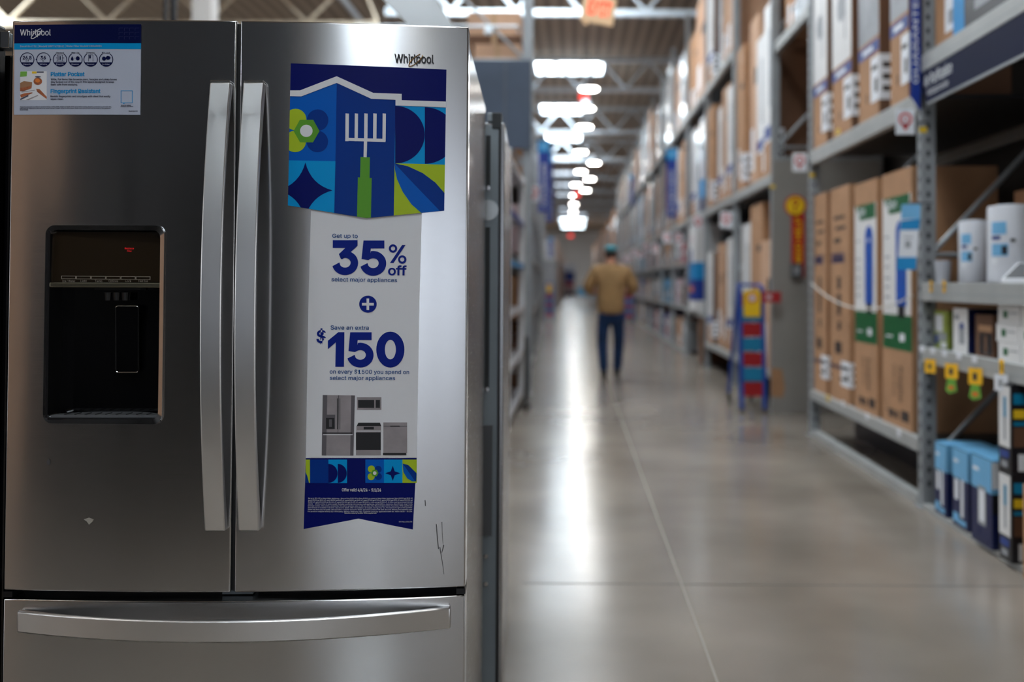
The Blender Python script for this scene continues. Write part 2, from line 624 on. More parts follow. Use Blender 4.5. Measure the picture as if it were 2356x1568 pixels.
class Wrap:
    """flat art in (u, z) laid over the curved door"""
    def __init__(s, lift=0.0015):
        s.bm = bmesh.new(); s.names = []; s.lift = lift; s.layer = s.bm.faces.layers.int.new('lay')

    def poly(s, pts, mat, lay=0):
        if mat not in s.names: s.names.append(mat)
        if len(pts) < 3: return
        vs = [s.bm.verts.new((p[0], lay, p[1])) for p in pts]
        try:
            f = s.bm.faces.new(vs)
            f.material_index = s.names.index(mat)
        except ValueError:
            pass

    def text(s, txt, p0, p1, mat, lay=3, height=None, bold=0.0, res=2):
        """baseline from pixel p0 to pixel p1"""
        a, b = Vector(fp(*p0)), Vector(fp(*p1))
        e = b - a
        n = Vector((-e.y, e.x)).normalized()
        vs, fs, x0, x1 = glyphs(txt, bold, res)
        k = e.length / (x1 - x0)
        e.normalize()
        ky = k if height is None else height / 1177.0 / CAP
        if mat not in s.names: s.names.append(mat)
        mi = s.names.index(mat)
        V = []
        for x, y in vs:
            q = a + e * ((x - x0) * k) + n * (y * ky)
            V.append(s.bm.verts.new((q.x, lay, q.y)))
        for f in fs:
            try:
                nf = s.bm.faces.new([V[i] for i in f]); nf.material_index = mi
            except ValueError:
                pass

    def build(s, name, parent=None, thick=0.0, back=None):
        bm = s.bm
        u = -0.45
        while u < 0.46:
            bmesh.ops.bisect_plane(bm, geom=bm.verts[:] + bm.edges[:] + bm.faces[:], plane_co=(u, 0, 0), plane_no=(1, 0, 0), dist=1e-6)
            u += 0.03
        for v in bm.verts:
            v.co = Vector((v.co.x, surf(v.co.x) - s.lift - v.co.y * 0.00025, v.co.z))
        for f in bm.faces:
            f.normal_update()
            if f.normal.y > 0: f.normal_flip()
        me = bpy.data.meshes.new(name)
        bm.to_mesh(me); bm.free()
        for n in s.names: me.materials.append(MATS[n])
        o = bpy.data.objects.new(name, me)
        COL.objects.link(o)
        if parent: o.parent = parent
        return o


def clip(poly, cl):
    """Sutherland-Hodgman against a convex outline"""
    def area(P): return sum(P[i][0] * P[(i + 1) % len(P)][1] - P[(i + 1) % len(P)][0] * P[i][1] for i in range(len(P)))
    sg = 1 if area(cl) > 0 else -1
    out = list(poly)
    for i in range(len(cl)):
        a, b = cl[i], cl[(i + 1) % len(cl)]
        def side(p): return sg * ((b[0] - a[0]) * (p[1] - a[1]) - (b[1] - a[1]) * (p[0] - a[0]))
        inp, out = out, []
        for j in range(len(inp)):
            p, q = inp[j], inp[(j + 1) % len(inp)]
            sp, sq = side(p), side(q)
            if sp >= 0: out.append(p)
            if sp * sq < 0:
                t = sp / (sp - sq)
                out.append((p[0] + (q[0] - p[0]) * t, p[1] + (q[1] - p[1]) * t))
        if not out: return []
    return out


def ell(cx, cy, rx, ry, n=28, a0=0, a1=360):
    k = n if a1 - a0 >= 360 else n + 1
    return [(cx + rx * math.cos(R(a0 + (a1 - a0) * i / n)), cy + ry * math.sin(R(a0 + (a1 - a0) * i / n))) for i in range(k)]


DZ0, DZ1 = 0.630, 1.7545
fridge = thing('refrigerator', 'stainless steel french door refrigerator with water dispenser, filling the left of the picture', 'refrigerator', tuple(FO), FROT)


def door_mesh(u0, u1, z0, z1, hole=None, name='door', thick=0.065):
    n = 18
    us = [u0 + (u1 - u0) * i / n for i in range(n + 1)]
    zs = [z0, z1]
    if hole:
        us = sorted(set([round(u, 5) for u in us if not any(abs(u - h) < .008 for h in hole[:2])] + list(hole[:2])))
        zs = [z0, hole[2], hole[3], z1]
    vs, fs = [], []
    for u in us:
        for z in zs: vs.append((u, surf(u), z))
    nz = len(zs)
    for i in range(len(us) - 1):
        for j in range(nz - 1):
            if hole and us[i] >= hole[0] - 1e-6 and us[i + 1] <= hole[1] + 1e-6 and j == 1: continue
            fs.append((i * nz + j, (i + 1) * nz + j, (i + 1) * nz + j + 1, i * nz + j + 1))
    o = len(vs)
    for u in us:
        for z in zs: vs.append((u, thick - .01, z))
    N = len(us)
    for i in range(N - 1):
        for j in range(nz - 1):
            if hole and us[i] >= hole[0] - 1e-6 and us[i + 1] <= hole[1] + 1e-6 and j == 1: continue
            fs.append((o + i * nz + j, o + i * nz + j + 1, o + (i + 1) * nz + j + 1, o + (i + 1) * nz + j))
        fs.append((i * nz, o + i * nz, o + (i + 1) * nz, (i + 1) * nz))
        t = nz - 1
        fs.append((i * nz + t, (i + 1) * nz + t, o + (i + 1) * nz + t, o + i * nz + t))
    for j in range(nz - 1):
        fs.append((j, j + 1, o + j + 1, o + j))
        q = (N - 1) * nz
        fs.append((q + j, o + q + j, o + q + j + 1, q + j + 1))
    m_ = MB(); m_.add(vs, fs, 'stainless')
    return m_.build(name, fridge, bevel=0.003, smooth=True, segs=3)


# dispenser opening
hl, hz1 = fp(112, 524)
hr, _ = fp(376, 524)
_, hz0 = fp(240, 968)
left_door = door_mesh(-HW, -0.0035, DZ0, DZ1, (hl, hr, hz0, hz1))
right_door = door_mesh(0.0035, HW, DZ0, DZ1)
drawer = door_mesh(-HW, HW, 0.10, 0.6135, name='freezer_drawer')
mb = MB()
mb.box(-.450, .450, .068, .835, .06, 1.738, 'case_steel')
case = mb.build('cabinet', fridge, bevel=.004)
mb = MB()
mb.box(-.446, .446, .050, .070, .10, 1.73, 'gasket')
mb.box(-.0034, .0034, -.014, .05, DZ0, DZ1 - .004, 'gasket')
mb.build('door_gasket', fridge)
mb = MB()
for s in (-1, 1):
    mb.box(s * .44 - .03 * (s > 0), s * .44 + .03 * (s < 0), .02, .14, 1.7385, 1.754, 'gasket')
# only behind the doors' top edge
mb.build('hinge_cover', fridge, bevel=.003)
mb = MB(); mb.box(-.44, .44, .03, .09, .012, .092, 'gasket'); mb.build('toe_grille', fridge)
for sx in (-1, 1):
    for yy in (.10, .76):
        mb = MB(); mb.cyl((sx * .40, yy, 0), (sx * .40, yy, .06), .02, .015, 'gasket', 12); mb.build('foot', fridge)
# lower hinge between door and drawer
mb = MB(); mb.box(.435, .4525, .0, .05, .616, .627, 'black_plastic'); mb.box(-.4525, -.435, .0, .05, .616, .627, 'black_plastic')
mb.box(-.03, .03, .01, .05, .616, .627, 'galvanised'); mb.build('centre_hinge', fridge)


def handle_v(px_l, px_r, nm, par):
    u0, zt = fplane(px_l[0], 189, -.045)
    u1, _ = fplane(px_r[0], 189, -.045)
    _, zb = fplane(px_l[1], 1221, -.045)
    s0 = surf((u0 + u1) / 2)
    n = 22
    out, inn = [], []
    for i in range(n + 1):
        t = i / n
        z = zt + (zb - zt) * t
        k = 1 - (2 * t - 1) ** 2
        out.append((s0 - .020 - .044 * k, z))
        inn.append((s0 - .0005 - .052 * min(1, k * 1.1) * (k > .10), z))
    pts = [(u0, y, z) for y, z in out] + [(u0, y, z) for y, z in inn[::-1]]
    mb = MB(); mb.prism(pts, (u1 - u0, 0, 0), 'stainless_handle')
    o = mb.build(nm, par, bevel=.0025, smooth=True)
    mb = MB(); mb.box(u0 + .001, u1 - .001, s0 - .0195, s0 - .002, zt + .0003, zt + .004, 'chrome'); mb.build('handle_cap', o, bevel=.001)
    return o
hv1 = handle_v((483, 472), (530, 520), 'door_handle', left_door)
hv2 = handle_v((560, 556), (607, 601), 'door_handle', right_door)
# drawer handle, bowed outward
u0, zt = fplane(38, 1406, -.02)
u1, _ = fplane(1036, 1402, -.02)
_, zb = fplane(1036, 1447, -.02)
n = 30
out, inn = [], []
for i in range(n + 1):
    t = i / n
    u = u0 + (u1 - u0) * t
    k = 1 - (2 * t - 1) ** 2
    out.append((u, surf(u) - .014 - .046 * k))
    inn.append((u, surf(u) - .0005 - .048 * min(1, k * 1.1) * (k > .1)))
mb = MB(); mb.prism([(u, y, zb) for u, y in out] + [(u, y, zb) for u, y in inn[::-1]], (0, 0, zt - zb), 'stainless_handle')
dh = mb.build('drawer_handle', drawer, bevel=.003, smooth=True)

# ---- dispenser
disp = bpy.data.objects.new('dispenser', None); COL.objects.link(disp); disp.parent = left_door
def rrect(u0, u1, z0, z1, r, n=6):
    pts = []
    for cx, cz, a in ((u1 - r, z1 - r, 0), (u0 + r, z1 - r, 90), (u0 + r, z0 + r, 180), (u1 - r, z0 + r, 270)):
        for i in range(n + 1):
            t = R(a + 90 * i / n)
            pts.append((cx + r * math.cos(t), cz + r * math.sin(t)))
    return pts
fo = rrect(hl - .0035, hr + .0035, hz0 - .005, hz1 + .005, .018)
fi = rrect(hl + .0045, hr - .0045, hz0 + .0045, hz1 - .0045, .0145)
mb = MB()
L_ = len(fo)
vs = [(u, surf(u) - .001, z) for u, z in fo] + [(u, surf(u) - .0055, z) for u, z in fo] + [(u, surf(u) - .004, z) for u, z in fi] + [(u, surf(u) + .030, z) for u, z in fi]
fs = []
for q in range(3):
    for i in range(L_):
        fs.append((q * L_ + i, q * L_ + (i + 1) % L_, (q + 1) * L_ + (i + 1) % L_, (q + 1) * L_ + i))
mb.add(vs, fs, 'chrome'); mb.build('bezel', disp, smooth=True)
um = (hl + hr) / 2
ul, ur = hl + .0065, hr - .0065
zc = fp(240, 660)[1]
ys = surf(um)
mb = MB()     # cavity
mb.box(ul - .004, ul, ys + .002, .045, hz0 + .006, hz1 - .006, 'black_plastic')
mb.box(ur, ur + .004, ys + .002, .045, hz0 + .006, hz1 - .006, 'black_plastic')
mb.box(ul, ur, .040, .045, hz0 + .006, hz1 - .006, 'black_gloss')
mb.box(ul, ur, ys + .002, .045, hz0 + .002, hz0 + .006, 'black_plastic')
mb.build('cavity', disp)
mb = MB()
zt_ = hz1 - .007
mb.prism([(ul, ys + .012, zt_), (ul, ys + .008, zc + .010), (ul, ys + .036, zc + .010), (ul, ys + .036, zt_)], (ur - ul, 0, 0), 'control_glass')
mb_cp = mb
mb = MB()
mb.box(ul, ur, ys + .001, ys + .032, zc - .001, zc + .009, 'bronze_lip'); mb.build('lip', disp, bevel=.002)
def dpt(px, py, y): u, z = fplane(px, py, y); return u, z
mb = mb_cp
yf = ys + .0068
for i in range(6):
    xa, xb = 141 + i * 34.3, 141 + (i + 1) * 34.3 - 1
    for (x0, x1, y0, y1) in ((xa, xb, 634, 635.2), (xa, xb, 640.5, 641.5), (xa, xa + 1, 634, 641.5), (xb - 1, xb, 634, 641.5)):
        A, B = dpt(x0, y0 + i * .35, yf), dpt(x1, y1 + i * .35, yf)
        mb.box(A[0], B[0], yf, yf + .0004, B[1], A[1], 'print_grey')
for i, tx in enumerate(['Ice / Water', 'Light', 'Temp', 'Options', 'Lock', 'Fast Ice']):
    w = [30, 14, 17, 22, 14, 21][i]
    c = 158 + i * 34.3
    A, B = dpt(c - w / 2, 648.5, yf), dpt(c + w / 2, 649, yf)
    text3d(mb, tx, (A[0], yf, A[1]), (1, 0, 0), (0, 0, 1), B[0] - A[0], 'print_grey', height=.0042, res=2)
A = dpt(150, 653, yf); text3d(mb, 'Hold 3 sec to reset', (A[0], yf, A[1]), (1, 0, 0), (0, 0, 1), .024, 'print_grey', res=1)
A = dpt(284, 653, yf); text3d(mb, 'Hold 3 sec', (A[0], yf, A[1]), (1, 0, 0), (0, 0, 1), .018, 'print_grey', res=1)
A, B = dpt(287, 573, ys + .0095), dpt(308, 573, ys + .0095)
text3d(mb, 'Replace', (A[0], ys + .0095, A[1]), (1, 0, 0), (0, 0, 1), B[0] - A[0], 'led_red', res=2)
text3d(mb, 'Filter', (A[0] + .005, ys + .0092, A[1] - .005), (1, 0, 0), (0, 0, 1), (B[0] - A[0]) * .5, 'led_red', res=2)
mb.build('control_panel', disp)
# paddle, nozzle, tray
A, B = dpt(264, 703, .012), dpt(314, 857, .012)
mb = MB()
pr = rrect(A[0], B[0], B[1], A[1], .005, 4)
mb.prism([(u, .022 - (z - B[1]) * .04, z) for u, z in pr], (0, .006, 0), 'black_gloss')
pad = mb.build('paddle', disp)
mb = MB(); mb.tube([(u, .0215 - (z - B[1]) * .04, z) for u, z in pr], .0011, 'chrome', 6, closed=True); mb.build('outline', pad, smooth=True)
mb = MB()
for cx in (250, 270, 290):
    A = dpt(cx, 686, .02)
    mb.cyl((A[0], .018, A[1] + .012), (A[0], .018, A[1] - .004), .009, .007, 'black_plastic', 14)
mb.box(um - .03, um + .06, .006, .036, zc - .006, zc - .001, 'black_plastic')
mb.build('nozzle', disp)
mb = MB()
tz = fp(240, 955)[1]
mb.prism([(um + .104 * math.cos(R(a_)), ys + .006 + .055 * math.sin(R(a_)), tz) for a_ in range(0, 181, 12)], (0, 0, -.006), 'rack_dark')
for i in range(9):
    uu = um - .08 + i * .02
    mb.box(uu, uu + .003, ys + .010, ys + .036, tz, tz + .0012, 'black_plastic')
mb.build('drip_tray', disp)

# ---- nameplate
wr = Wrap(.0022)
wr.text('Whirlpool', (909, 145), (999, 147), 'rack_dark', 0, height=20, bold=.012, res=4)
wr.text('Whirlpool', (908, 144), (998, 146), 'p_blackink', 3, height=20, bold=.006, res=4)
nameplate = wr.build('nameplate', right_door)
mb = MB()
ring = []
for i in range(40):
    t = 2 * PI * i / 40
    ex, ey = 20.5 * math.cos(t), 6.2 * math.sin(t)
    a_ = R(-41)
    u, z = fp(957 + ex * math.cos(a_) - ey * math.sin(a_), 139 + ex * math.sin(a_) + ey * math.cos(a_))
    ring.append((u, surf(u) - .0035, z))
mb.tube(ring[2:37], .0009, 'gold', 6)
mb.build('ring', nameplate, smooth=True)

# ---- dents and scuffs of the worn doors
mb = Wrap(.0006)
for pts in ([(1003, 1205), (1005, 1235), (1008, 1262), (1010, 1262), (1007, 1234), (1005, 1205)], [(1011, 1258), (1018, 1298), (1021, 1320), (1022, 1320), (1019, 1296), (1013, 1258)],
            [(1016, 1200), (1017, 1226), (1019, 1250), (1020, 1250), (1018, 1224), (1017.5, 1200)], [(977, 1150), (978, 1163), (980, 1163), (979, 1150)],
            [(1020, 1252), (1018, 1262), (1016, 1270), (1017, 1271), (1020, 1262), (1022, 1253)]):
    mb.poly([fp(*p) for p in pts], 'scuff')
for c, rx, ry in (((112, 1062), 4, 7),):
    mb.poly([fp(*p) for p in ell(c[0], c[1], rx, ry, 10)], 'scuff')
mb.build('scuff_mark', right_door)
wr = Wrap(.0006)
wr.poly([fp(*p) for p in [(193, 1194), (205, 1190), (216, 1194), (212, 1200), (205, 1206), (200, 1199)]], 'door_dent')
tag(wr.build('dent', left_door), 'small shiny dent low on the left door', None)

# =================================================================== SALE POSTER
poster = thing('sale_poster', 'tall blue and white sale poster with a garden fork picture on the right refrigerator door', 'poster', tuple(FO), FROT)
def Z2(x, y): return fp(600 + x * .28703, 100 + y * .28703)
def T2(L): return [Z2(*p) for p in L]
HD = [(245, 163), (1490, 213), (1472, 1340), (850, 1400), (222, 1298)]
w = Wrap(.0045)
w.poly(T2(HD), 'p_navy2', 0)
def H(poly, mat, lay): w.poly(T2(clip(poly, HD)), mat, lay)
H([(240, 380), (320, 380), (613, 267), (905, 400), (1132, 408), (1132, 458), (1497, 470), (1497, 100), (200, 100), (200, 380)], 'p_navy', 1)
H([(200, 425), (330, 428), (613, 320), (603, 945), (200, 938)], 'p_blue', 1)
H([(200, 938), (603, 945), (592, 1370), (200, 1320)], 'p_sky', 1)
H([(613, 320), (890, 447), (1083, 455), (1068, 1400), (850, 1405), (592, 1372)], 'p_mid', 1)
H([(1083, 500), (1320, 512), (1315, 968), (1075, 962)], 'p_sky', 1)
H([(1320, 512), (1497, 518), (1497, 975), (1315, 968)], 'p_sky', 1)
H([(1075, 962), (1500, 973), (1500, 1345), (1068, 1400)], 'p_lime', 1)
H(ell(1080, 733, 236, 230, 30, -90, 90), 'p_navy', 2)
H(ell(1317, 740, 246, 226, 30, -90, 90), 'p_navy', 2)
H([(1075, 962), (1180, 985), (1300, 1040), (1400, 1115), (1475, 1200), (1475, 1345), (1440, 1345), (1300, 1200), (1180, 1075)], 'p_mid', 2)
H([(1075, 962), (1180, 1075), (1300, 1200), (1440, 1345), (1290, 1360), (1210, 1290), (1140, 1190), (1095, 1090), (1078, 1010)], 'p_blue', 2)
H(ell(283, 612, 87, 86), 'p_lime', 2); H(ell(280, 787, 87, 86), 'p_lime', 2)
H(ell(460, 617, 86, 86), 'p_mid', 2); H(ell(458, 788, 86, 86), 'p_mid', 2)
H([(268, 705), (318, 615), (425, 615), (475, 705), (422, 795), (320, 795)], 'p_green', 3)
H(ell(370, 703, 50, 49), 'p_white', 4)
star = []
for (ax, ay), (bx, by) in (((362, 955), (578, 1178)), ((578, 1178), (358, 1400)), ((358, 1400), (142, 1178)), ((142, 1178), (362, 955))):
    for i in range(8):
        t = i / 8
        cx_, cy_ = 361 + ((ax + bx) / 2 - 361) * .42, 1178 + ((ay + by) / 2 - 1178) * .42
        star.append(((1 - t) ** 2 * ax + 2 * t * (1 - t) * cx_ + t * t * bx, (1 - t) ** 2 * ay + 2 * t * (1 - t) * cy_ + t * t * by))
H(star, 'p_navy', 2)
H([(200, 380), (320, 380), (613, 267), (905, 400), (1132, 408), (1132, 458), (1500, 470), (1500, 517), (1083, 500), (1083, 455), (890, 447), (613, 320), (330, 428), (200, 425)], 'p_white', 5)
for x0, x1 in ((683, 710), (757, 783), (833, 860), (905, 932), (980, 1006)):
    H([(x0, 563), (x1, 565), (x1 - 2, 785), (x0 - 2, 785)], 'p_white', 2)
H([(682, 758), (1004, 767), (1002, 792), (680, 782)], 'p_white', 3)
H([(830, 785), (856, 786), (852, 914), (827, 912)], 'p_white', 2)
H([(803, 911), (878, 914), (875, 1078), (892, 1080), (886, 1402), (774, 1396), (782, 1074), (799, 1075)], 'p_green', 2)
head = w.build('header_card', poster)
sol = head.modifiers.new('thickness', 'SOLIDIFY'); sol.thickness = .0006; sol.offset = -1

w = Wrap(.0015)
w.poly([fp(*p) for p in [(716, 478), (971, 483), (965, 700), (959, 1053), (704, 1053), (710, 700)]], 'p_white', 0)
w.poly([fp(*p) for p in [(704, 1052), (959, 1052), (950, 1217), (825, 1192), (699, 1216)]], 'p_navy', 0)
w.text('Get up to', (765, 546.5), (823.5, 547), 'p_text2', bold=.012, height=9)
w.text('select major appliances', (763, 646.5), (914, 648.5), 'p_text2', bold=.012, height=9)
w.text('Save an extra', (761, 757.5), (849, 758), 'p_text2', bold=.012, height=9.5)
w.text('on every $1500 you spend on', (759, 858.5), (941.5, 859.5), 'p_text2', bold=.012, height=9)
w.text('select major appliances', (759, 873), (909.5, 873.5), 'p_text2', bold=.012, height=9)
def P3(L): return [fp(650 + x * .25510, 500 + y * .25510) for x, y in L]
def arc3(cx, cy, rx, ry, a0, a1, n=22): return ell(cx, cy, rx, ry, n, a0, a1)
# big digits drawn from their outlines
def digit(L): w.poly(P3(L), 'p_text', 3)
digit([(455, 205), (678, 205), (678, 255), (606, 322), (540, 378), (510, 330), (568, 275), (455, 275)])                       # 3: flag and diagonal
digit([(510, 330), (606, 322)] + arc3(566, 410, 118, 110, -70, 165, 26) + [(515, 405)] + arc3(566, 408, 50, 44, 150, -120, 18) + [(530, 378)])
digit([(732, 208), (920, 208), (920, 280), (798, 280), (793, 330), (775, 385), (714, 374)])                                     # 5
digit([(793, 325)] + arc3(819, 414, 118, 112, -100, 165, 28) + [(768, 411)] + arc3(819, 412, 50, 44, 150, -130, 18) + [(775, 385)])
digit([(612, 1034), (805, 1034), (805, 1104), (680, 1104), (676, 1150), (655, 1212), (597, 1202)])                              # 5 of 150
digit([(676, 1150)] + arc3(703, 1240, 120, 112, -100, 165, 28) + [(653, 1237)] + arc3(703, 1238, 50, 44, 150, -130, 18) + [(655, 1212)])
digit([(505, 1033), (560, 1033), (556, 1345), (478, 1345), (482, 1125), (411, 1186), (411, 1110)])                              # 1
o_out, o_in = ell(974, 1190, 127, 162, 40), ell(974, 1190, 50, 88, 40)
for i in range(40):
    j = (i + 1) % 40
    digit([o_out[i], o_out[j], o_in[j], o_in[i]])
def ringp(cx, cy, r0, r1, n=24):
    A_, B_ = ell(cx, cy, r1, r1, n), ell(cx, cy, r0, r0, n)
    for i in range(n):
        j = (i + 1) % n
        digit([A_[i], A_[j], B_[j], B_[i]])
ringp(998, 280, 19, 38); ringp(1081, 379, 19, 38)
digit([(1080, 248), (1111, 248), (1002, 411), (970, 411)])
w.text('off', (893, 632), (936, 632.5), 'p_text', bold=.035, height=21, res=4)
w.text('$', (728.5, 787.5), (751, 787.5), 'p_text', bold=.03, height=28, res=4)
w.poly(P3(ell(772, 781, 79, 77, 36)), 'p_text', 3)
w.poly(P3([(760, 730), (783, 730), (783, 833), (760, 833)]), 'p_white', 5)
w.poly(P3([(719, 770), (825, 770), (825, 793), (719, 793)]), 'p_white', 5)
# printed appliances
def P4(L): return [fp(650 + x * .22962, 880 + y * .22962) for x, y in L]
def Q(x0, y0, x1, y1, mat, lay=3): w.poly(P4([(x0, y0), (x1, y0), (x1, y1), (x0, y1)]), mat, lay)
w.poly(P4([(405, 122), (727, 126), (713, 728), (395, 726)]), 'p_steel', 2)
w.poly(P4([(405, 122), (450, 123), (440, 727), (395, 726)]), 'p_steeld', 3)
w.poly(P4([(690, 125), (727, 126), (713, 728), (680, 727)]), 'p_steeld', 3)
w.poly(P4([(563, 124), (568, 124), (560, 500), (556, 500)]), 'p_blackink', 4)
Q(400, 497, 700, 507, 'p_blackink', 4)
Q(410, 514, 705, 522, 'p_white', 4)
Q(549, 155, 556, 465, 'p_blackink', 4); Q(574, 155, 581, 465, 'p_steeld', 4)
Q(436, 318, 530, 462, 'p_steeld', 4); Q(438, 350, 522, 460, 'p_blackink', 5); Q(470, 365, 498, 440, 'p_steeld', 6)
Q(747, 144, 992, 268, 'p_steel', 3); Q(759, 170, 920, 250, 'p_blackink', 4); Q(936, 170, 978, 250, 'p_blackink', 4)
w.poly(P4([(762, 398), (978, 398), (990, 432), (745, 432)]), 'p_blackink', 3)
Q(742, 432, 988, 496, 'p_steel', 3); Q(815, 440, 917, 466, 'p_blackink', 4); Q(748, 478, 985, 486, 'p_white', 4)
Q(738, 496, 986, 672, 'p_blackink', 3); Q(738, 672, 986, 724, 'p_steel', 3)
Q(1012, 396, 1250, 700, 'p_steel', 3); Q(1008, 700, 1242, 724, 'p_blackink', 3); Q(1014, 430, 1250, 436, 'p_steeld', 4); Q(1082, 428, 1176, 438, 'p_blackink', 5)
# band of patterns
Q(234, 768, 277, 1000, 'p_lime', 2); w.poly(P4([(231, 890), (250, 930), (268, 1000), (231, 1000)]), 'p_mid', 3)
Q(277, 768, 462, 1002, 'p_mid', 2)
Q(462, 768, 648, 1002, 'p_sky', 2)
w.poly(P4(ell(462, 905, 92, 95, 20, -90, 90)), 'p_navy', 3); w.poly(P4(ell(556, 905, 90, 95, 20, -90, 90)), 'p_navy', 3)
Q(832, 768, 1018, 1000, 'p_blue', 2)
for cx_, cy_, mm_ in ((892, 862, 'p_lime'), (890, 938, 'p_lime'), (960, 864, 'p_mid'), (962, 936, 'p_mid')):
    w.poly(P4(ell(cx_, cy_, 36, 36, 16)), mm_, 3)
w.poly(P4(ell(926, 902, 38, 38, 6)), 'p_green', 4); w.poly(P4(ell(926, 902, 18, 18, 14)), 'p_white', 5)
Q(1018, 768, 1203, 1000, 'p_sky', 2)
st = []
for k_ in range(4):
    a0_ = R(-90 + 90 * k_)
    st += [(1106 + 76 * math.cos(a0_), 904 + 76 * math.sin(a0_)), (1106 + 28 * math.cos(a0_ + R(45)), 904 + 28 * math.sin(a0_ + R(45)))]
w.poly(P4(st), 'p_navy', 3)
Q(1203, 768, 1346, 1000, 'p_lime', 2)
w.poly(P4([(1206, 808), (1262, 822), (1345, 905), (1340, 985), (1300, 985), (1250, 955), (1212, 890)]), 'p_mid', 3)
w.poly(P4([(1206, 808), (1330, 985), (1300, 985), (1250, 955), (1212, 890)]), 'p_blue', 4)
w.text('Offer valid 4/4/24 - 5/1/24', (787, 1129), (877, 1129.5), 'p_white', bold=.02, height=7)
SMALL = ['Get up to 35% Off on Select Major Appliances + Save an Extra $150 Off for Every $1500 you spend on Select Major Appliances. Spend $1500 get $150 off,',
         'spend $3000 get $300 off, spend $4500 get $450 off, spend $6000 get $600 off, spend $7500 get $750 off, spend $9000 get $900 off, spend $10,500 get',
         '$1050 off, spend $12,000 get $1,200 off, spend $13,500 get $1,350 off, spend $15,000 or more and get $1500 off. All items must be purchased between',
         '4/4/24 - 5/1/24 and be on same receipt. Excludes countertop microwaves, small appliances, dehumidifiers, clearance, discontinued, range hoods,',
         'beverage coolers, wine coolers, accessories. Not valid on previous sales or with any other offer. Discount taken at time of purchase. While supplies last.',
         'Some brands not available in all stores. See store for details. Offer not available in all markets. Savings may vary. We reserve the right to limit quantities.',
         'Online only items may not qualify. See associate or customer service for details. Cannot be combined with other discounts. Delivery and installation extra.',
         'For products shipped directly by a third party, delivery dates may vary. Customer must pay applicable sales tax. Valid 4/4/24 - 5/1/24.']
for i, tx in enumerate(SMALL):
    w.text(tx, (709.5 - i * .12, 1146.5 + i * 4.3), (950 - i * .12, 1146.5 + i * 4.3), 'p_white', height=2.9, res=1)
w.text('Selection varies by location. While supplies last.', (793, 1180.5), (867, 1180.5), 'p_white', height=2.9, res=1)
w.text('164 App_4/24_534', (918, 1200), (948.5, 1200), 'p_white', height=2.6, res=1)
strip = w.build('offer_strip', poster)
sol = strip.modifiers.new('thickness', 'SOLIDIFY'); sol.thickness = .0004; sol.offset = -1

# =================================================================== SPECIFICATION SHEET
w = Wrap(.0012)
def P8(L): return [fp(30 + x * .13711, 55 + y * .13711) for x, y in L]
def Q8(x0, y0, x1, y1, mat, lay=2): w.poly(P8([(x0, y0), (x1, y0), (x1, y1), (x0, y1)]), mat, lay)
def E8(x, y): return (30 + x * .13711, 55 + y * .13711)
w.poly(P8([(30, 20), (2155, 10), (2140, 1525), (20, 1525)]), 'p_sheet', 0)
w.poly(P8([(30, 20), (2155, 10), (2152, 330), (27, 330)]), 'p_dnavy', 1)
w.poly(P8([(27, 330), (2152, 325), (2150, 425), (25, 433)]), 'p_cyan', 1)
w.text('Whirlpool', E8(125, 198), E8(640, 196), 'p_white', height=14, bold=.006, res=4)
rg = []
for i in range(30):
    t = R(20 + 320 * i / 29)
    a_ = R(-43)
    ex, ey = 118 * math.cos(t), 34 * math.sin(t)
    rg.append((402 + ex * math.cos(a_) - ey * math.sin(a_), 168 + ex * math.sin(a_) + ey * math.cos(a_)))
for i in range(29):
    (xa_, ya_), (xb_, yb_) = rg[i], rg[i + 1]
    dl = math.hypot(xb_ - xa_, yb_ - ya_); nx, ny = -(yb_ - ya_) / dl * 6, (xb_ - xa_) / dl * 6
    w.poly(P8([(xa_ + nx, ya_ + ny), (xb_ + nx, yb_ + ny), (xb_ - nx, yb_ - ny), (xa_ - nx, ya_ - ny)]), 'p_white', 4)
w.text('Item# 866732', E8(125, 392), E8(400, 392), 'p_sheet', height=4, res=1)
w.text('| Model# WRF767SDHZ', E8(425, 392), E8(860, 392), 'p_sheet', height=4, res=1)
w.text('| Water Filter Model# EDR4RXD1', E8(880, 390), E8(1495, 388), 'p_sheet', height=4, res=1)
mk('p_pattern', rgb(10, 22, 78), .4)
for i in range(4):
    for j in range(3):
        Q8(1780 + i * 90, 70 + j * 70, 1850 + i * 90, 74 + j * 70, 'p_pattern', 2); Q8(1780 + i * 90, 70 + j * 70, 1785 + i * 90, 120 + j * 70, 'p_pattern', 2)
for i, cx_ in enumerate((243, 517, 793, 1052, 1308, 1567)):
    A_, B_ = ell(cx_, 600, 119, 119, 32), ell(cx_, 600, 108, 108, 32)
    for q in range(32):
        j = (q + 1) % 32
        if i > 1 and 21 <= q <= 26: continue
        w.poly(P8([A_[q], A_[j], B_[j], B_[q]]), 'p_dnavy', 2)
    w.poly(P8([p for p in ell(cx_, 600, 116, 116, 24, 24, 156)]), 'p_dnavy', 3)
    w.text(['Capacity', 'Wide', 'Depth', 'Dispenser', 'Placement', 'Ice Maker'][i], E8(cx_ - 62, 690), E8(cx_ + 62, 690), 'p_sheet', 4, height=3, res=1)
    if i > 1: w.text(['Standard', 'Water + Ice', 'Exterior', 'Dual'][i - 2], E8(cx_ - 65, 498), E8(cx_ + 65, 498), 'p_dnavy', 4, height=3, res=1)
w.text('26.8', E8(170, 598), E8(316, 598), 'p_dnavy', height=8, bold=.02, res=3)
w.text('cu. ft.', E8(215, 632), E8(275, 632), 'p_dnavy', height=3, res=1)
w.text('36', E8(468, 598), E8(555, 598), 'p_dnavy', height=8, bold=.02, res=3)
w.text('in.', E8(500, 632), E8(530, 632), 'p_dnavy', height=3, res=1)
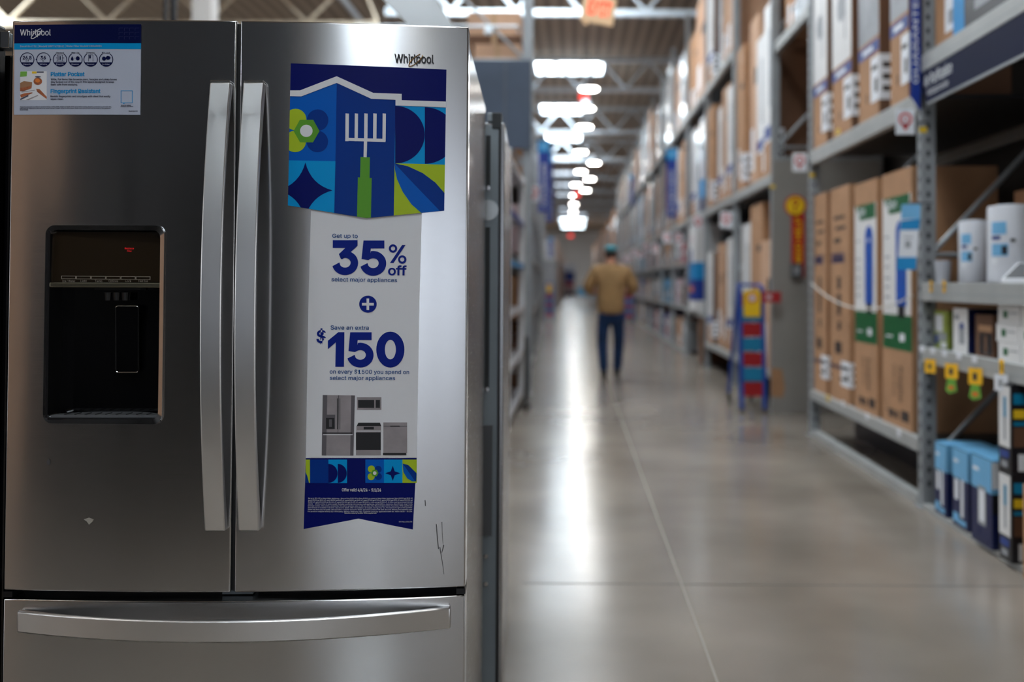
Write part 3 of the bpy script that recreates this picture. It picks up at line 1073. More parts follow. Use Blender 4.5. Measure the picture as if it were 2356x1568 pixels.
for sx in (-1, 1):
    w.poly(P8([(517 + sx * 112, 578), (517 + sx * 132, 600), (517 + sx * 112, 622)]), 'p_dnavy', 3)
Q8(745, 520, 838, 524, 'p_dnavy', 3); Q8(745, 520, 750, 628, 'p_dnavy', 3); Q8(833, 520, 838, 628, 'p_dnavy', 3); Q8(770, 540, 775, 612, 'p_dnavy', 3)
Q8(790, 545, 806, 605, 'p_dnavy', 3); Q8(725, 625, 872, 630, 'p_dnavy', 3); Q8(730, 570, 748, 578, 'p_dnavy', 3); Q8(840, 570, 862, 578, 'p_dnavy', 3)
w.poly(P8([(1000, 545), (1018, 580), (1018, 608), (1000, 620), (980, 608), (980, 580)]), 'p_dnavy', 3); w.poly(P8(ell(1092, 580, 32, 36, 8)), 'p_dnavy', 3)
Q8(1038, 575, 1052, 581, 'p_dnavy', 3)
Q8(1270, 518, 1350, 523, 'p_dnavy', 3); Q8(1270, 518, 1275, 632, 'p_dnavy', 3); Q8(1345, 518, 1350, 632, 'p_dnavy', 3); Q8(1285, 530, 1310, 580, 'p_dnavy', 3)
w.poly(P8(ell(1532, 585, 34, 36, 9)), 'p_dnavy', 3); w.poly(P8(ell(1600, 572, 40, 34, 7)), 'p_dnavy', 3)
# small photograph of dishes on shelves
Q8(125, 795, 572, 1280, 'p_white', 1)
w.poly(P8([(130, 800), (240, 800), (235, 880), (125, 890)]), 'green_tag', 2)
Q8(325, 800, 400, 835, 'carton_yellow', 2); Q8(405, 800, 520, 822, 'p_ink', 2)
w.poly(P8([(125, 995), (190, 960), (325, 980), (320, 1055), (220, 1075), (125, 1110)]), 'cardboard2', 2)
w.poly(P8([(125, 1080), (320, 1040), (315, 1080), (180, 1130), (125, 1130)]), 'p_food', 3)
w.poly(P8(ell(422, 965, 72, 62, 18)), 'p_food', 2); w.poly(P8(ell(420, 955, 40, 34, 12)), 'carton_orange', 3); w.poly(P8(ell(425, 890, 50, 12, 10)), 'p_ink', 3)
w.poly(P8([(395, 1090), (450, 1095), (572, 1225), (570, 1260), (520, 1225), (410, 1140)]), 'p_food', 2)
w.poly(P8([(125, 1190), (200, 1165), (330, 1150), (330, 1165), (140, 1240)]), 'p_food', 2)
w.poly(P8([(130, 1255), (260, 1195), (265, 1215), (130, 1278)]), 'p_ink', 3)
w.poly(P8([(220, 1275), (420, 1195), (430, 1205), (270, 1279)]), 'p_steel', 2)
w.poly(P8([(150, 1140), (370, 1110), (370, 1118), (150, 1152)]), 'p_steel', 2)
w.text('Platter Pocket', E8(638, 878), E8(1205, 876), 'p_cyan', height=9.2, bold=.03, res=3)
w.text('Fingerprint Resistant', E8(636, 1162), E8(1472, 1160), 'p_cyan', height=9.2, bold=.03, res=3)
for tx, x0, x1, y in (('Wide, flat items like brownie pans, lasagna and pizza boxes', 640, 1748, 948), ('stay tucked out of the way in this space designed to keep', 638, 1700, 990),
                      ('them safe from stacking.', 636, 1090, 1034), ('Resists fingerprints and smudges with steel that easily', 634, 1640, 1232), ('wipes clean.', 634, 852, 1276)):
    w.text(tx, E8(x0, y), E8(x1, y), 'p_ink', height=4.2, res=2, bold=.006)
w.text('*Capacity measured according to standard. Always confirm width, height and depth of the space before buying. Requires connection to cold water line.', E8(122, 1402), E8(1658, 1400), 'p_ink', height=2.4, res=1)
w.text('Filter must be replaced as directed in the owner manual. Images shown for illustration, details may vary by finish and by model of the appliance.', E8(122, 1426), E8(1645, 1424), 'p_ink', height=2.4, res=1)
w.text('See store for details.', E8(122, 1450), E8(262, 1450), 'p_ink', height=2.4, res=1)
for x0, y0, x1, y1 in ((1815, 1120, 2010, 1128), (1812, 1322, 2005, 1330), (1812, 1120, 1820, 1330), (2002, 1120, 2010, 1330)):
    Q8(x0, y0, x1, y1, 'p_cyan', 2)
w.poly(P8([(1850, 1328), (1882, 1328), (1862, 1345)]), 'p_cyan', 2)
w.text('Scan for ratings', E8(1815, 1376), E8(1985, 1376), 'p_ink', height=2.6, res=1)
w.text('reviews and more', E8(1812, 1396), E8(2022, 1396), 'p_ink', height=2.6, res=1)
w.text('Item# 866732', E8(1945, 1472), E8(2095, 1472), 'p_ink', height=2.4, res=1)
sheet = w.build('information_sheet')
sheet.location = FO; sheet.rotation_euler = (0, 0, FROT)
tag(sheet, 'blue and white product information sheet at the top left corner of the refrigerator', 'sign')
sol = sheet.modifiers.new('thickness', 'SOLIDIFY'); sol.thickness = .0004; sol.offset = -1

# =================================================================== NEIGHBOURING APPLIANCES
def rp(u, y):          # a spot in the refrigerator's frame -> floor point
    v = Matrix.Rotation(FROT, 3, 'Z') @ Vector((u, y, 0)) + FO
    return (v.x, v.y, 0)
bf = thing('refrigerator', 'black refrigerator at the left edge of the picture, beside the stainless one', 'refrigerator', rp(-.94, .0), FROT)
MB().box(-.455, .455, .065, .80, .05, 1.70, 'black_enamel').build('cabinet', bf, bevel=.004)
MB().box(-.455, -.003, -.01, .06, .65, 1.755, 'black_enamel').build('door', bf, bevel=.006)
MB().box(.003, .447, -.01, .06, .65, 1.755, 'black_enamel').build('door', bf, bevel=.006)
MB().box(-.455, .455, -.01, .06, .10, .635, 'black_enamel').build('freezer_drawer', bf, bevel=.006)
for yy in (.1, .7):
    for sx in (-1, 1): MB().cyl((sx * .4, yy, 0), (sx * .4, yy, .05), .02, .02, 'gasket', 10).build('foot', bf)
mb = MB(); mb.box(.449, .474, .02, .055, 1.705, 1.735, 'galvanised'); mb.box(.449, .4745, .015, .02, 1.703, 1.738, 'chrome'); mb.build('hinge_cover', bf, bevel=.002)

Y2 = 2.93
g = thing('refrigerator', 'grey backed refrigerator standing back to back behind the stainless one', 'refrigerator', (-.205 - .455, Y2, 0), FROT * .9)
MB().box(-.455, .455, .0, .74, .05, 1.71, 'case_steel').build('cabinet', g, bevel=.003)
mb = MB()
mb.box(-.45, .437, -.012, -.001, .06, 1.70, 'galvanised')
mb.box(.438, .4455, -.016, -.001, .06, 1.70, 'black_plastic')
for z0, z1 in ((1.52, 1.67), (.93, 1.40)):
    mb.box(.400, .414, -.0135, -.0118, z0, z1, 'slot_dark')
mb.box(.395, .425, -.022, -.012, .50, .82, 'rack_dark')
back = mb.build('back_panel', g)
for z in (1.515, .925, .79, .36, .44):
    MB().cyl((.407, -.018, z), (.407, -.012, z), .007, .007, 'chrome', 12).build('screw', back)
MB().cyl((.408, -.0165, 1.45), (.408, -.0135, 1.45), .030, .030, 'disc_clear', 28).build('sticker', back)
mb = MB(); mb.box(.404, .446, -.012, .05, 1.712, 1.737, 'galvanised'); mb.box(.418, .445, -.018, -.012, 1.69, 1.737, 'slot_dark'); mb.build('hinge_cover', g, bevel=.002)
for yy in (.1, .65):
    for sx in (-1, 1): MB().cyl((sx * .4, yy, 0), (sx * .4, yy, .05), .02, .02, 'gasket', 10).build('foot', g)

# dark hanging header over the appliances
mb = MB()
q = [atY(872, -12, 5.2), atY(998, -12, 5.2), atY(1047, 66, 4.6), atY(948, 66, 4.6)]
mb.prism(q, (0, .05, 0), 'dark_slate')
hh = mb.build('hanging_header')
tag(hh, 'dark slanting sign board hanging above the stainless refrigerator', 'sign board')
for i, pq in enumerate((q[0], q[1])):
    mb = MB(); mb.cyl((pq.x, pq.y + .025, pq.z), (pq.x, pq.y + .025, CEIL), .004, .004, 'rack_dark', 5); o = mb.build('cable', hh)
for i, (x0, x1) in enumerate(((375, 381), (391, 403))):
    A, B = atY(x0, 60, 6.0), atY(x1, 60, 6.0)
    mb = MB(); mb.box(A.x, B.x, 6.0, 6.03, 0, 3.9, 'dark_slate')
    tag(mb.build('sign_post'), 'thin dark upright %s seen over the top of the refrigerator' % ('post, left of the pair' if i == 0 else 'post, right of the pair'), 'post', 'dark posts behind the refrigerator')
A, B = atY(441, 60, 12), atY(485, 60, 12)
mb = MB(); mb.box(A.x, B.x, 12, 12.25, 0, CEIL - .01, 'wall_paint')
o = mb.build('trim_4'); struct(o)

# =================================================================== RACKS
XR = 1.935         # aisle face of the right racks
XL = -0.56         # aisle face of the left racks


def upright(side, X, Y, h, label, group, depth=1.07, w=.078, holes=False, panel=None):
    """rack end frame: two posts across the rack depth, horizontal and slanting braces"""
    t = thing('rack_upright', label, 'rack frame', (X, Y, 0), 0, group)
    for k, xx in ((0, 0), (1, depth - w)):
        mb = MB()
        x0, x1 = sorted((side * xx, side * (xx + w)))
        mb.box(x0, x1, -.035, .035, .004, h, 'rack_grey')
        mb.box(x0 - .02, x1 + .02, -.05, .05, 0, .006, 'rack_grey')
        if k == 0 and holes:
            z = .12
            while z < h - .1:
                xf = x0 if side > 0 else x1
                mb.box(xf + side * .028, xf + side * .046, -.0362, -.034, z, z + .03, 'hole')
                mb.box(xf - side * .0012, xf + side * .001, -.009, .009, z + .01, z + .04, 'hole')
                z += .0508 * 1.5
        mb.build('post', t)
    mb = MB()
    xa, xb = side * w, side * (depth - w)
    z, k = .25, 0
    while z + 1.0 < h:
        mb.cyl((xa, 0, z), (xb, 0, z), .016, .016, 'rack_grey', 8)
        mb.cyl((xa, 0, z + .02), (xb, 0, z + 1.0), .016, .016, 'rack_grey', 8)
        z += 1.15
    mb.build('brace', t)
    return t


def shelf(side, X, y0, y1, z, label, group, depth=1.07, bh=.10, deck=True):
    t = thing('rack_shelf', label, 'rack shelf', (X, (y0 + y1) / 2, 0), 0, group)
    L = (y1 - y0) / 2 - (.037 if z > .1 else .052)
    for xx in (0, depth - .05):
        x0, x1 = sorted((side * (xx - .006), side * (xx + .045)))
        mb = MB()
        mb.box(x0, x1, -L, L, z - bh, z, 'beam_grey')
        mb.box(x0 - .001, x1 + .001, -L, L, z - bh * .62, z - bh * .55, 'rack_grey')
        mb.build('beam', t, bevel=.004)
    if deck:
        mb = MB()
        x0, x1 = sorted((side * .046, side * (depth - .052)))
        mb.box(x0, x1, -L, L, z - .03, z - .004, 'deck_wire')
        mb.build('deck', t)
    return t


def carton(side, xf, y0, y1, z0, h, dep, label, group=None, base='cardboard', decor=(), near=(), name='carton', cat='carton', sticker=None, top=None, tape=True, extra=None):
    """box whose printed face looks into the aisle; decor and near are panels (a0, a1, b0, b1, material) as fractions of length and height"""
    L = y1 - y0
    mb = MB()
    mb.box(0, dep, 0, L, 0, h, base)
    if top: mb.box(.001, dep - .001, .001, L - .001, h, h + .0012, top)
    if tape:
        mb.box(0.0, dep, L / 2 - .025, L / 2 + .025, h, h + .0008, 'tape')
        mb.box(-.0008, 0, L / 2 - .025, L / 2 + .025, h * .9, h, 'tape')
    for i_, (a0, a1, b0, b1, mt) in enumerate(decor):
        mb.box(-.0010 - .0002 * i_, 0, L * a0, L * a1, h * b0, h * b1, mt)
    for i_, (a0, a1, b0, b1, mt) in enumerate(near):
        mb.box(dep * a0, dep * a1, -.0010 - .0002 * i_, 0, h * b0, h * b1, mt)
    if extra:
        for f_, k_ in zip(extra.f, extra.m):
            mb.add([extra.v[i_] for i_ in f_], [tuple(range(len(f_)))], extra.names[k_])
    if side < 0:
        mb.v = [(-x, y, z) for x, y, z in mb.v]
        mb.f = [f[::-1] for f in mb.f]
    o = mb.build(name, None, (xf, y0, z0))
    tag(o, label, cat, group)
    if sticker:
        a0, a1, b0, b1 = sticker
        mb = MB()
        mb.box(-.0030, -.0018, L * a0, L * a1, h * b0, h * b1, 'label_white')
        mb.box(-.0036, -.0030, L * (a0 + (a1 - a0) * .15), L * (a0 + (a1 - a0) * .5), h * (b0 + (b1 - b0) * .2), h * (b0 + (b1 - b0) * .5), 'ink')
        mb.box(-.0036, -.0030, L * (a0 + (a1 - a0) * .15), L * (a0 + (a1 - a0) * .85), h * (b0 + (b1 - b0) * .7), h * (b0 + (b1 - b0) * .8), 'ink')
        if a0 < .02:      # wraps round the near corner
            mb.box(-.0030, .09, -.003, -.0018, h * b0, h * b1, 'label_white')
            for q in range(3):
                mb.box(.02, .075, -.0036, -.003, h * (b0 + (b1 - b0) * (.18 + .26 * q)), h * (b0 + (b1 - b0) * (.30 + .26 * q)), 'ink')
        if side < 0:
            mb.v = [(-x, y, z) for x, y, z in mb.v]
            mb.f = [f[::-1] for f in mb.f]
        mb.build('shipping_label', o)
    return o


YA, YB, YC0, YC1, YC2 = 5.60, 8.21, 9.66, 12.15, 14.75
GR = 'uprights of the right hand racks'
GS = 'shelves of the right hand racks'
upright(1, XR, YA, 5.2, 'perforated grey rack upright nearest on the right, between the air cleaners and the tall cartons', GR, holes=True)
upright(1, XR, YB, 5.2, 'grey rack upright between the tall cartons and the grey end panel', GR, holes=True)
upright(1, XR, 3.0, 5.2, 'grey rack upright just outside the right edge of the picture', GR)
pe = upright(1, XR - .03, YC0, 5.6, 'grey rack end frame past the gap, with the big grey panel and red help sign', GR)
mb = MB(); mb.box(.0, 1.04, -.052, -.038, .0, 2.42, 'panel_grey'); mb.box(.078, 1.0, -.05, -.04, 2.42, 2.46, 'rack_grey')
pn = mb.build('end_panel', pe, bevel=.003)
A, B = atY(1774, 846, YC0 - .055), atY(1806, 914, YC0 - .055)
ox, oy = XR - .03, YC0
mb = MB(); mb.prism([(A.x - ox, -.0535, A.z), (B.x - ox - .03, -.0535, A.z - .01), (B.x - ox, -.0535, B.z + .1), (B.x - ox - .02, -.0535, B.z), (A.x - ox, -.0535, B.z + .01)], (0, .001, 0), 'cardboard'); mb.build('cardboard_patch', pn)
upright(1, XR, YC1, 5.6, 'grey rack upright behind the blue ladder', GR)
upright(1, XR, YC2, 5.6, 'grey rack upright just before the tall blue banner on the right', GR)
ZLO, ZMID, ZTOP = .375, 2.315, 4.10
# near bay
shelf(1, XR, 3.0, YA, 1.245, 'grey shelf at eye level holding the white air cleaners', GS, bh=.10)
sh2 = shelf(1, XR, 3.0, YA, .890, 'grey shelf with yellow price tags below the air cleaners', GS, bh=.085)
sh3 = shelf(1, XR, 3.0, YA, 2.505, 'grey top shelf at the upper right corner, above the navy air cleaner sign', GS, bh=.095)
shelf(1, XR, 3.0, YA, .03, 'low floor shelf under the blue boxes at the right edge', GS, bh=.03)
# bay of tall cartons
shelf(1, XR, YA, YB, ZLO, 'grey bottom shelf carrying the four tall cartons', GS, bh=.075)
shelf(1, XR, YA, YB, ZMID, 'grey upper shelf over the four tall cartons', GS, bh=.115)
shelf(1, XR, YB, YC0 - .03, 3.55, 'grey high shelf bridging the gap before the grey end panel', GS, bh=.10, deck=False)
shelf(1, XR, YC0, YC1, ZLO, 'grey bottom shelf in the first bay past the grey panel', GS, bh=.075)
shelf(1, XR, YC1, YC2, ZLO, 'grey bottom shelf in the second bay past the grey panel', GS, bh=.075)
shelf(1, XR, YC0, YC1, ZMID, 'grey middle shelf in the first bay past the grey panel', GS, bh=.10)
shelf(1, XR, YC1, YC2, ZMID, 'grey middle shelf in the second bay past the grey panel', GS, bh=.10)
shelf(1, XR, YC1, YC2, ZTOP, 'grey high shelf in the second bay past the grey panel', GS, bh=.10)


def px2y(px, X):
    """distance along the aisle where a column of the photo meets the plane X"""
    return atX(px, 648, X).y


mb = MB(); mb.box(XR + .0, XR + .06, YA + .055, YB - .055, 0, .05, 'beam_grey')
tag(mb.build('base_rail'), 'low grey rail on the floor under the four tall cartons', 'rail')
mb = MB(); mb.box(XR + .35, XR + .36, YA + .06, YB - .06, 0, .29, 'carton_black')  # black sheet stands in for the shade beneath the shelf
tag(mb.build('shade_sheet'), 'black sheet added as shade under the four tall cartons', 'plate')
# --- four tall cartons on the bottom shelf
XT = 1.965
G = 'tall cartons on the bottom shelf'
tall_d = [(.0, 1, .0, 1, 'cardboard'), (.28, .92, .645, .672, 'carton_navy'), (.28, .92, .675, .69, 'carton_navy'), (.45, .8, .74, .76, 'ink'), (.2, .7, .80, .815, 'ink'), (.25, .8, .85, .865, 'ink'),
          (.45, .62, .52, .58, 'ink'), (.45, .62, .40, .50, 'ink'), (.45, .60, .33, .37, 'ink'), (.40, .75, .22, .275, 'ink'), (0, 1, .150, .162, 'carton_navy'), (.1, .5, .10, .11, 'ink')]
for i, (pa, pb, lb) in enumerate([(1867, 1902, 'tall plain brown carton on the bottom shelf, farthest of the four'), (1911, 1955, 'tall plain brown carton on the bottom shelf, second from the far end')]):
    ya, yb = max(YA + .04, px2y(pb, XT)), min(YB - .04, px2y(pa, XT))
    carton(1, XT, ya, yb, ZLO, 1.575, .55, lb, G, 'cardboard2' if i == 0 else 'cardboard', tall_d, sticker=(0, .42, .075, .19))
for i, (pa, pb, lb) in enumerate([(1966, 2018, 'tall carton with green and white print and blue ladder picture, farther of the two'),
                                  (2030, 2098, 'tall carton with green and white print and blue picture, nearest, beside the rack upright')]):
    ya, yb = max(YA + .04, px2y(pb, XT)), min(YB - .04, px2y(pa, XT))
    L, h = yb - ya, 1.55
    d = MB()
    def Pp(a, b, off=-.0022): return (off, L * a, h * b)
    d.prism([Pp(.92, .90), (-.0022, L * .06, h * .90), (-.0022, L * .06, h * .835), (-.0022, L * .72, h * .835)][::-1], (-.0006, 0, 0), 'carton_green')
    can = [(-.0030, L * (.33 + .17 * math.cos(R(a_))), h * (.76 + .045 * math.sin(R(a_)))) for a_ in range(0, 181, 15)] + [(-.0030, L * .16, h * .47), (-.0030, L * .50, h * .47)]
    d.prism(can, (-.0006, 0, 0), 'can_blue')
    d.box(-.0036, -.003, L * .22, L * .44, h * .43, h * .472, 'carton_black')
    d.box(-.0036, -.003, L * .26, L * .30, h * .42, h * .44, 'carton_black')
    d.box(-.0042, -.0036, L * .29, L * .37, h * .735, h * .75, 'label_white')
    for q, zz in enumerate((.74, .66, .62, .575, .54, .50)):
        d.box(-.0036, -.003, L * (.74 - .02 * (q % 2)), L * .88, h * zz, h * (zz + .008), 'carton_grey')
    text3d(d, 'Gon', (-.0034, L * .80, h * .855), (0, -1, 0), (0, 0, 1), L * .32, 'label_white', height=.055, bold=.02)
    d.box(-.0036, -.003, L * .22, L * .38, h * .335, h * .365, 'label_white'); d.box(-.0036, -.003, L * .62, L * .85, h * .345, h * .352, 'label_white')
    text3d(d, 'fragile', (-.0034, L * .40, h * .24), (0, 0, -1), (0, -1, 0), h * .14, 'ink', height=.06)
    text3d(d, 'this end', (-.0034, L * .60, h * .24), (0, 0, -1), (0, -1, 0), h * .12, 'ink', height=.04)
    carton(1, XT, ya, yb, ZLO, h, .5, lb, G, 'cardboard', [(.03, .97, .436, .90, 'carton_white'), (.0, .97, .30, .435, 'carton_green'), (.70, .86, .05, .055, 'ink'), (.1, .35, .03, .07, 'ink'),
                                                     (.45, .55, .03, .06, 'ink'), (.6, .75, .03, .06, 'ink')], tape=False, extra=d)

# --- cartons on the upper shelf of the same bay
G = 'white printed cartons on the upper shelf'
XU = 1.96
for i, (pa, pb, lb, mt) in enumerate([(1868, 1904, 'white printed carton on the upper shelf, farthest from the camera', 'carton_white'),
                                      (1916, 1960, 'white printed carton on the upper shelf, second from the far end', 'carton_white'),
                                      (1977, 2024, 'grey printed carton on the upper shelf, third from the far end', 'carton_grey'),
                                      (2050, 2092, 'grey printed carton on the upper shelf, right beside the blue upright banner', 'carton_grey')]):
    ya, yb = max(YA + .04, px2y(pb, XU)), min(YB - .04, px2y(pa, XU))
    L = yb - ya
    h = 1.55
    d = MB()
    d.cyl((-.0045, L * .5, h * .62), (-.0018, L * .5, h * .62), L * .22, L * .22, 'carton_grey', 20)
    carton(1, XU, ya, yb, ZMID, h, .6, lb, G, 'cardboard', [(.02, 1, .345, .99, mt), (.02, 1, .28, .33, 'carton_blue'), (.3, .8, .295, .315, 'label_white'), (.3, .35, .45, .85, 'carton_grey'), (.55, .6, .08, .12, 'ink')],
               [(0.0, 1, 0, 1, 'cardboard4')], sticker=(0, .38, .07, .26), tape=False, extra=d)

# --- things on the eye-level shelf of the near bay
def cyl_purifier(cx, cy, r, h, lab):
    t = thing('air_purifier', lab, 'air purifier', (cx, cy, 1.2455), 0, 'white round air purifiers')
    MB().lathe(0, 0, [(r * .96, 0), (r, .006), (r, h * .44), (r * .985, h * .445), (r * .985, h * .46), (r, h * .465), (r, h - .02), (r * .96, h - .004), (r * .7, h)], 'purifier_white').build('body', t, smooth=True)
    MB().lathe(0, 0, [(r * .62, h - .001), (r * .60, h + .004)], 'purifier_grey').build('lid', t, smooth=True)
    mb = MB()
    for a0, a1, z0, z1, mt in ((196, 236, .62, .78, 'carton_sky'), (196, 222, .55, .60, 'carton_blue'), (196, 240, .34, .50, 'carton_sky'), (224, 238, .36, .47, 'carton_black'), (245, 258, .52, .56, 'carton_black'), (196, 215, .24, .32, 'label_white')):
        n = 8
        for j in range(n):
            t0, t1 = R(a0 + (a1 - a0) * j / n), R(a0 + (a1 - a0) * (j + 1) / n)
            q = r + .0012
            mb.poly([(q * math.cos(t0), q * math.sin(t0), h * z0), (q * math.cos(t1), q * math.sin(t1), h * z0), (q * math.cos(t1), q * math.sin(t1), h * z1), (q * math.cos(t0), q * math.sin(t0), h * z1)], mt)
    mb.build('printed_band', t)
    return t
cyl_purifier(2.105, 5.26, .080, .325, 'white cylindrical air purifier on the eye level shelf, smaller one on the left')
cyl_purifier(2.125, 4.87, .108, .375, 'large white cylindrical air purifier at the right edge of the eye level shelf')
mb = MB(); mb.lathe(0, 0, [(.035, 0), (.045, .12), (.043, .12), (.03, .01)], 'purifier_grey')
o = mb.build('cup', None, (2.005, 5.44, 1.2455), smooth=True); tag(o, 'small grey cup at the left end of the eye level shelf', 'cup')
mb = MB()
A = atX(2316, 640, 1.97); y0 = A.y
mb.prism([(1.945, y0, 1.2455), (1.945, y0, 1.262), (2.02, y0, 1.335), (2.05, y0, 1.2455)], (0, -.42, 0), 'label_white')
mb.prism([(1.948, y0 - .03, 1.2665), (2.014, y0 - .03, 1.331), (2.0135, y0 - .03, 1.3335), (1.9475, y0 - .03, 1.269)], (0, -.34, 0), 'carton_black')
mb.prism([(1.962, y0 - .20, 1.2825), (2.004, y0 - .20, 1.3235), (2.0035, y0 - .20, 1.3255), (1.9615, y0 - .20, 1.2845)], (0, -.08, 0), 'carton_orange')
o = mb.build('display_stand'); tag(o, 'small sloping display card in front of the large white air purifier', 'display stand')
# back row of the eye-level shelf
carton(1, 2.42, 4.55, 5.50, 1.2455, .50, .5, 'big brown carton at the back of the eye level shelf, with a tape strip', None, 'cardboard2', [(.0, .18, .70, 1, 'tape')])
carton(1, 2.46, 3.75, 4.50, 1.2455, .46, .5, 'dark brown slatted carton at the back right of the eye level shelf', None, 'cardboard4', [(0, 1, .78, .82, 'ink'), (0, 1, .5, .54, 'ink'), (0, 1, .2, .24, 'ink')])
mb = MB()
mb.box(0, .22, 0, .36, 0, .20, 'purifier_grey'); mb.box(-.004, 0, .03, .15, .05, .15, 'carton_black'); mb.box(-.006, 0, .19, .25, .02, .17, 'label_white'); mb.box(-.004, .0, .28, .34, .02, .18, 'carton_grey')
o = mb.build('portable_heater', None, (2.46, 5.00, 1.7465), bevel=.012); tag(o, 'pale grey boxy appliance on top of the big brown carton', 'appliance')

# --- second shelf
def small(nm, lab, cat, pxa, pxb, X, dep, z0, h, base, decor, grp=None, near=(), name=None, sticker=None):
    ya, yb = px2y(pxb, X), px2y(pxa, X)
    if ya < YA: yb = min(yb, YA - .045)
    return carton(1, X, ya, yb, z0, h, dep, lab, grp, base, decor, near, name=nm, cat=cat, tape=False, sticker=sticker)
Z2_ = .8905
small('filter_pack', 'lime green plastic wrapped filter pack on the shelf with yellow tags', 'pack', 2124, 2180, 2.0, .30, Z2_, .20, 'carton_lime', [(.35, .95, .45, .9, 'label_white'), (.1, .75, .2, .42, 'carton_grey'), (.1, .5, .02, .16, 'label_white'), (.7, .95, .1, .35, 'carton_blue')])
small('boxed_product', 'white box with a dark bottle picture, next to the lime green pack', 'boxed product', 2193, 2226, 1.97, .20, Z2_ - .002, .225, 'carton_white', [(.20, .60, .2, .62, 'carton_grey'), (.28, .52, .55, .68, 'carton_blue'), (.6, .9, .75, .85, 'carton_grey')], near=[(0, 1, 0, 1, 'carton_navy')])
small('boxed_product', 'dark brown box with a black picture, between the white box and the stacked white boxes', 'boxed product', 2244, 2284, 1.98, .26, Z2_, .20, 'cardboard4', [(.05, .75, .05, .55, 'carton_black'), (.05, .8, .6, .75, 'cardboard'), (.3, .5, .1, .5, 'cardboard4')])
yv = px2y(2356, 1.965)
k = 0
for r_ in range(3):
    for c_ in range(3):
        ya = px2y(2294, 1.965) - .235 * (c_ + 1) + .02 * (r_ == 1)
        carton(1, 1.965, ya, ya + .225, Z2_ + .085 * r_, .083, .2, 'small white box with green mark, %s layer, %s' % (['bottom', 'middle', 'top'][r_], ['leftmost of the stack', 'second from the left of the stack', 'rightmost at the picture edge'][c_]),
               'stack of small white boxes', 'carton_white', [(.55, .75, .3, .7, 'carton_green'), (.1, .5, .55, .62, 'carton_grey')], name='boxed_filter', cat='box', tape=False)

# price tags on the shelf edges
def flag(px, py, w, h, lab, mat='yellow_tag', X=XR - .009, hang=None, grp='yellow price tags on the near shelves'):
    hang_ = X < XR - .01
    if hang_: X -= .028; w *= 1.25
    p = atX(px, py, X)
    mb = MB()
    mb.box(-.0008, .0008, -w / 2, w / 2, -h, 0, mat)
    mb.box(-.0016, -.0008, -w * .12, w * .18, -h * .75, -h * .3, 'carton_black' if mat == 'yellow_tag' else 'carton_grey')
    o = mb.build('price_tag', None, (p.x, p.y, p.z), rotz=R(38) if hang_ else 0)
    tag(o, lab, 'price tag', grp)
    if hang_: MB().box(-.001, .03, -.003, .003, -.004, 0, 'rack_dark').build('clip', o)
    if hang:
        mb = MB()
        mb.prism([(-.0012, -.02, -h), (-.0012, .02, -h), (-.0012, .032, -h - .06), (-.0012, .01, -h - .075), (-.0012, -.032, -h - .06)], (-.0008, 0, 0), 'green_tag')
        mb.box(-.0030, -.0021, -.015, .015, -h - .055, -h - .035, 'carton_orange')
        mb.build('green_tab', o)
    return o
flag(2142, 645, .036, .062, 'yellow price tag on the eye level shelf edge, left one')
flag(2172, 645, .036, .062, 'yellow price tag on the eye level shelf edge, right one')
flag(2140, 826, .05, .072, 'yellow price tag hanging under the lower shelf, leftmost', X=XR - .014)
flag(2189, 836, .056, .075, 'yellow price tag with green tab under the lower shelf, second from the left', X=XR - .014, hang=1)
flag(2244, 846, .056, .078, 'yellow price tag with green tab under the lower shelf, third from the left', X=XR - .014, hang=1)
flag(2304, 826, .042, .068, 'yellow price tag on the lower shelf edge near the right side')
flag(2303, 861, .05, .072, 'white price tag hanging under the lower shelf near the right side', 'label_white', X=XR - .014)
for i, px in enumerate((2122, 2146, 2173, 2206, 2242)):
    p = atX(px, 800 + (px - 2122) * .2, XR - .0075)
    mb = MB(); mb.box(-.0008, .0005, -.03, .03, -.020, .012, 'label_white')
    tag(mb.build('shelf_label', None, tuple(p)), 'small white shelf label on the lower shelf edge, %s from the left' % ORD[i], 'shelf label', 'white labels on the lower shelf edge')
for i, px in enumerate((1940, 1995, 2068)):
    p = atX(px, 925 + (px - 1940) * .52, XR - .0075)
    mb = MB(); mb.box(-.0008, .0005, -.03, .03, -.03, .012, 'label_white')
    tag(mb.build('shelf_label', None, tuple(p)), 'small white label on the edge under the tall cartons, %s from the far end' % ORD[i], 'shelf label', 'white labels under the tall cartons')
p = atX(1905, 915, XR - .0075)
mb = MB(); mb.box(-.0008, .0005, -.05, .05, -.02, .02, 'carton_yellow'); mb.box(-.0012, -.0008, -.02, .02, -.01, .01, 'carton_black')
tag(mb.build('shelf_label', None, tuple(p)), 'yellow and black sticker on the edge under the farthest tall cartons', 'shelf label')
p = atX(1928, 303, XR - .0075)
mb = MB(); mb.box(-.0008, .0005, -.05, .05, -.02, .02, 'carton_yellow'); mb.box(-.0012, -.0008, -.02, .02, -.01, .01, 'carton_black')
tag(mb.build('shelf_label', None, tuple(p)), 'yellow and black sticker on the edge under the white printed cartons', 'shelf label')

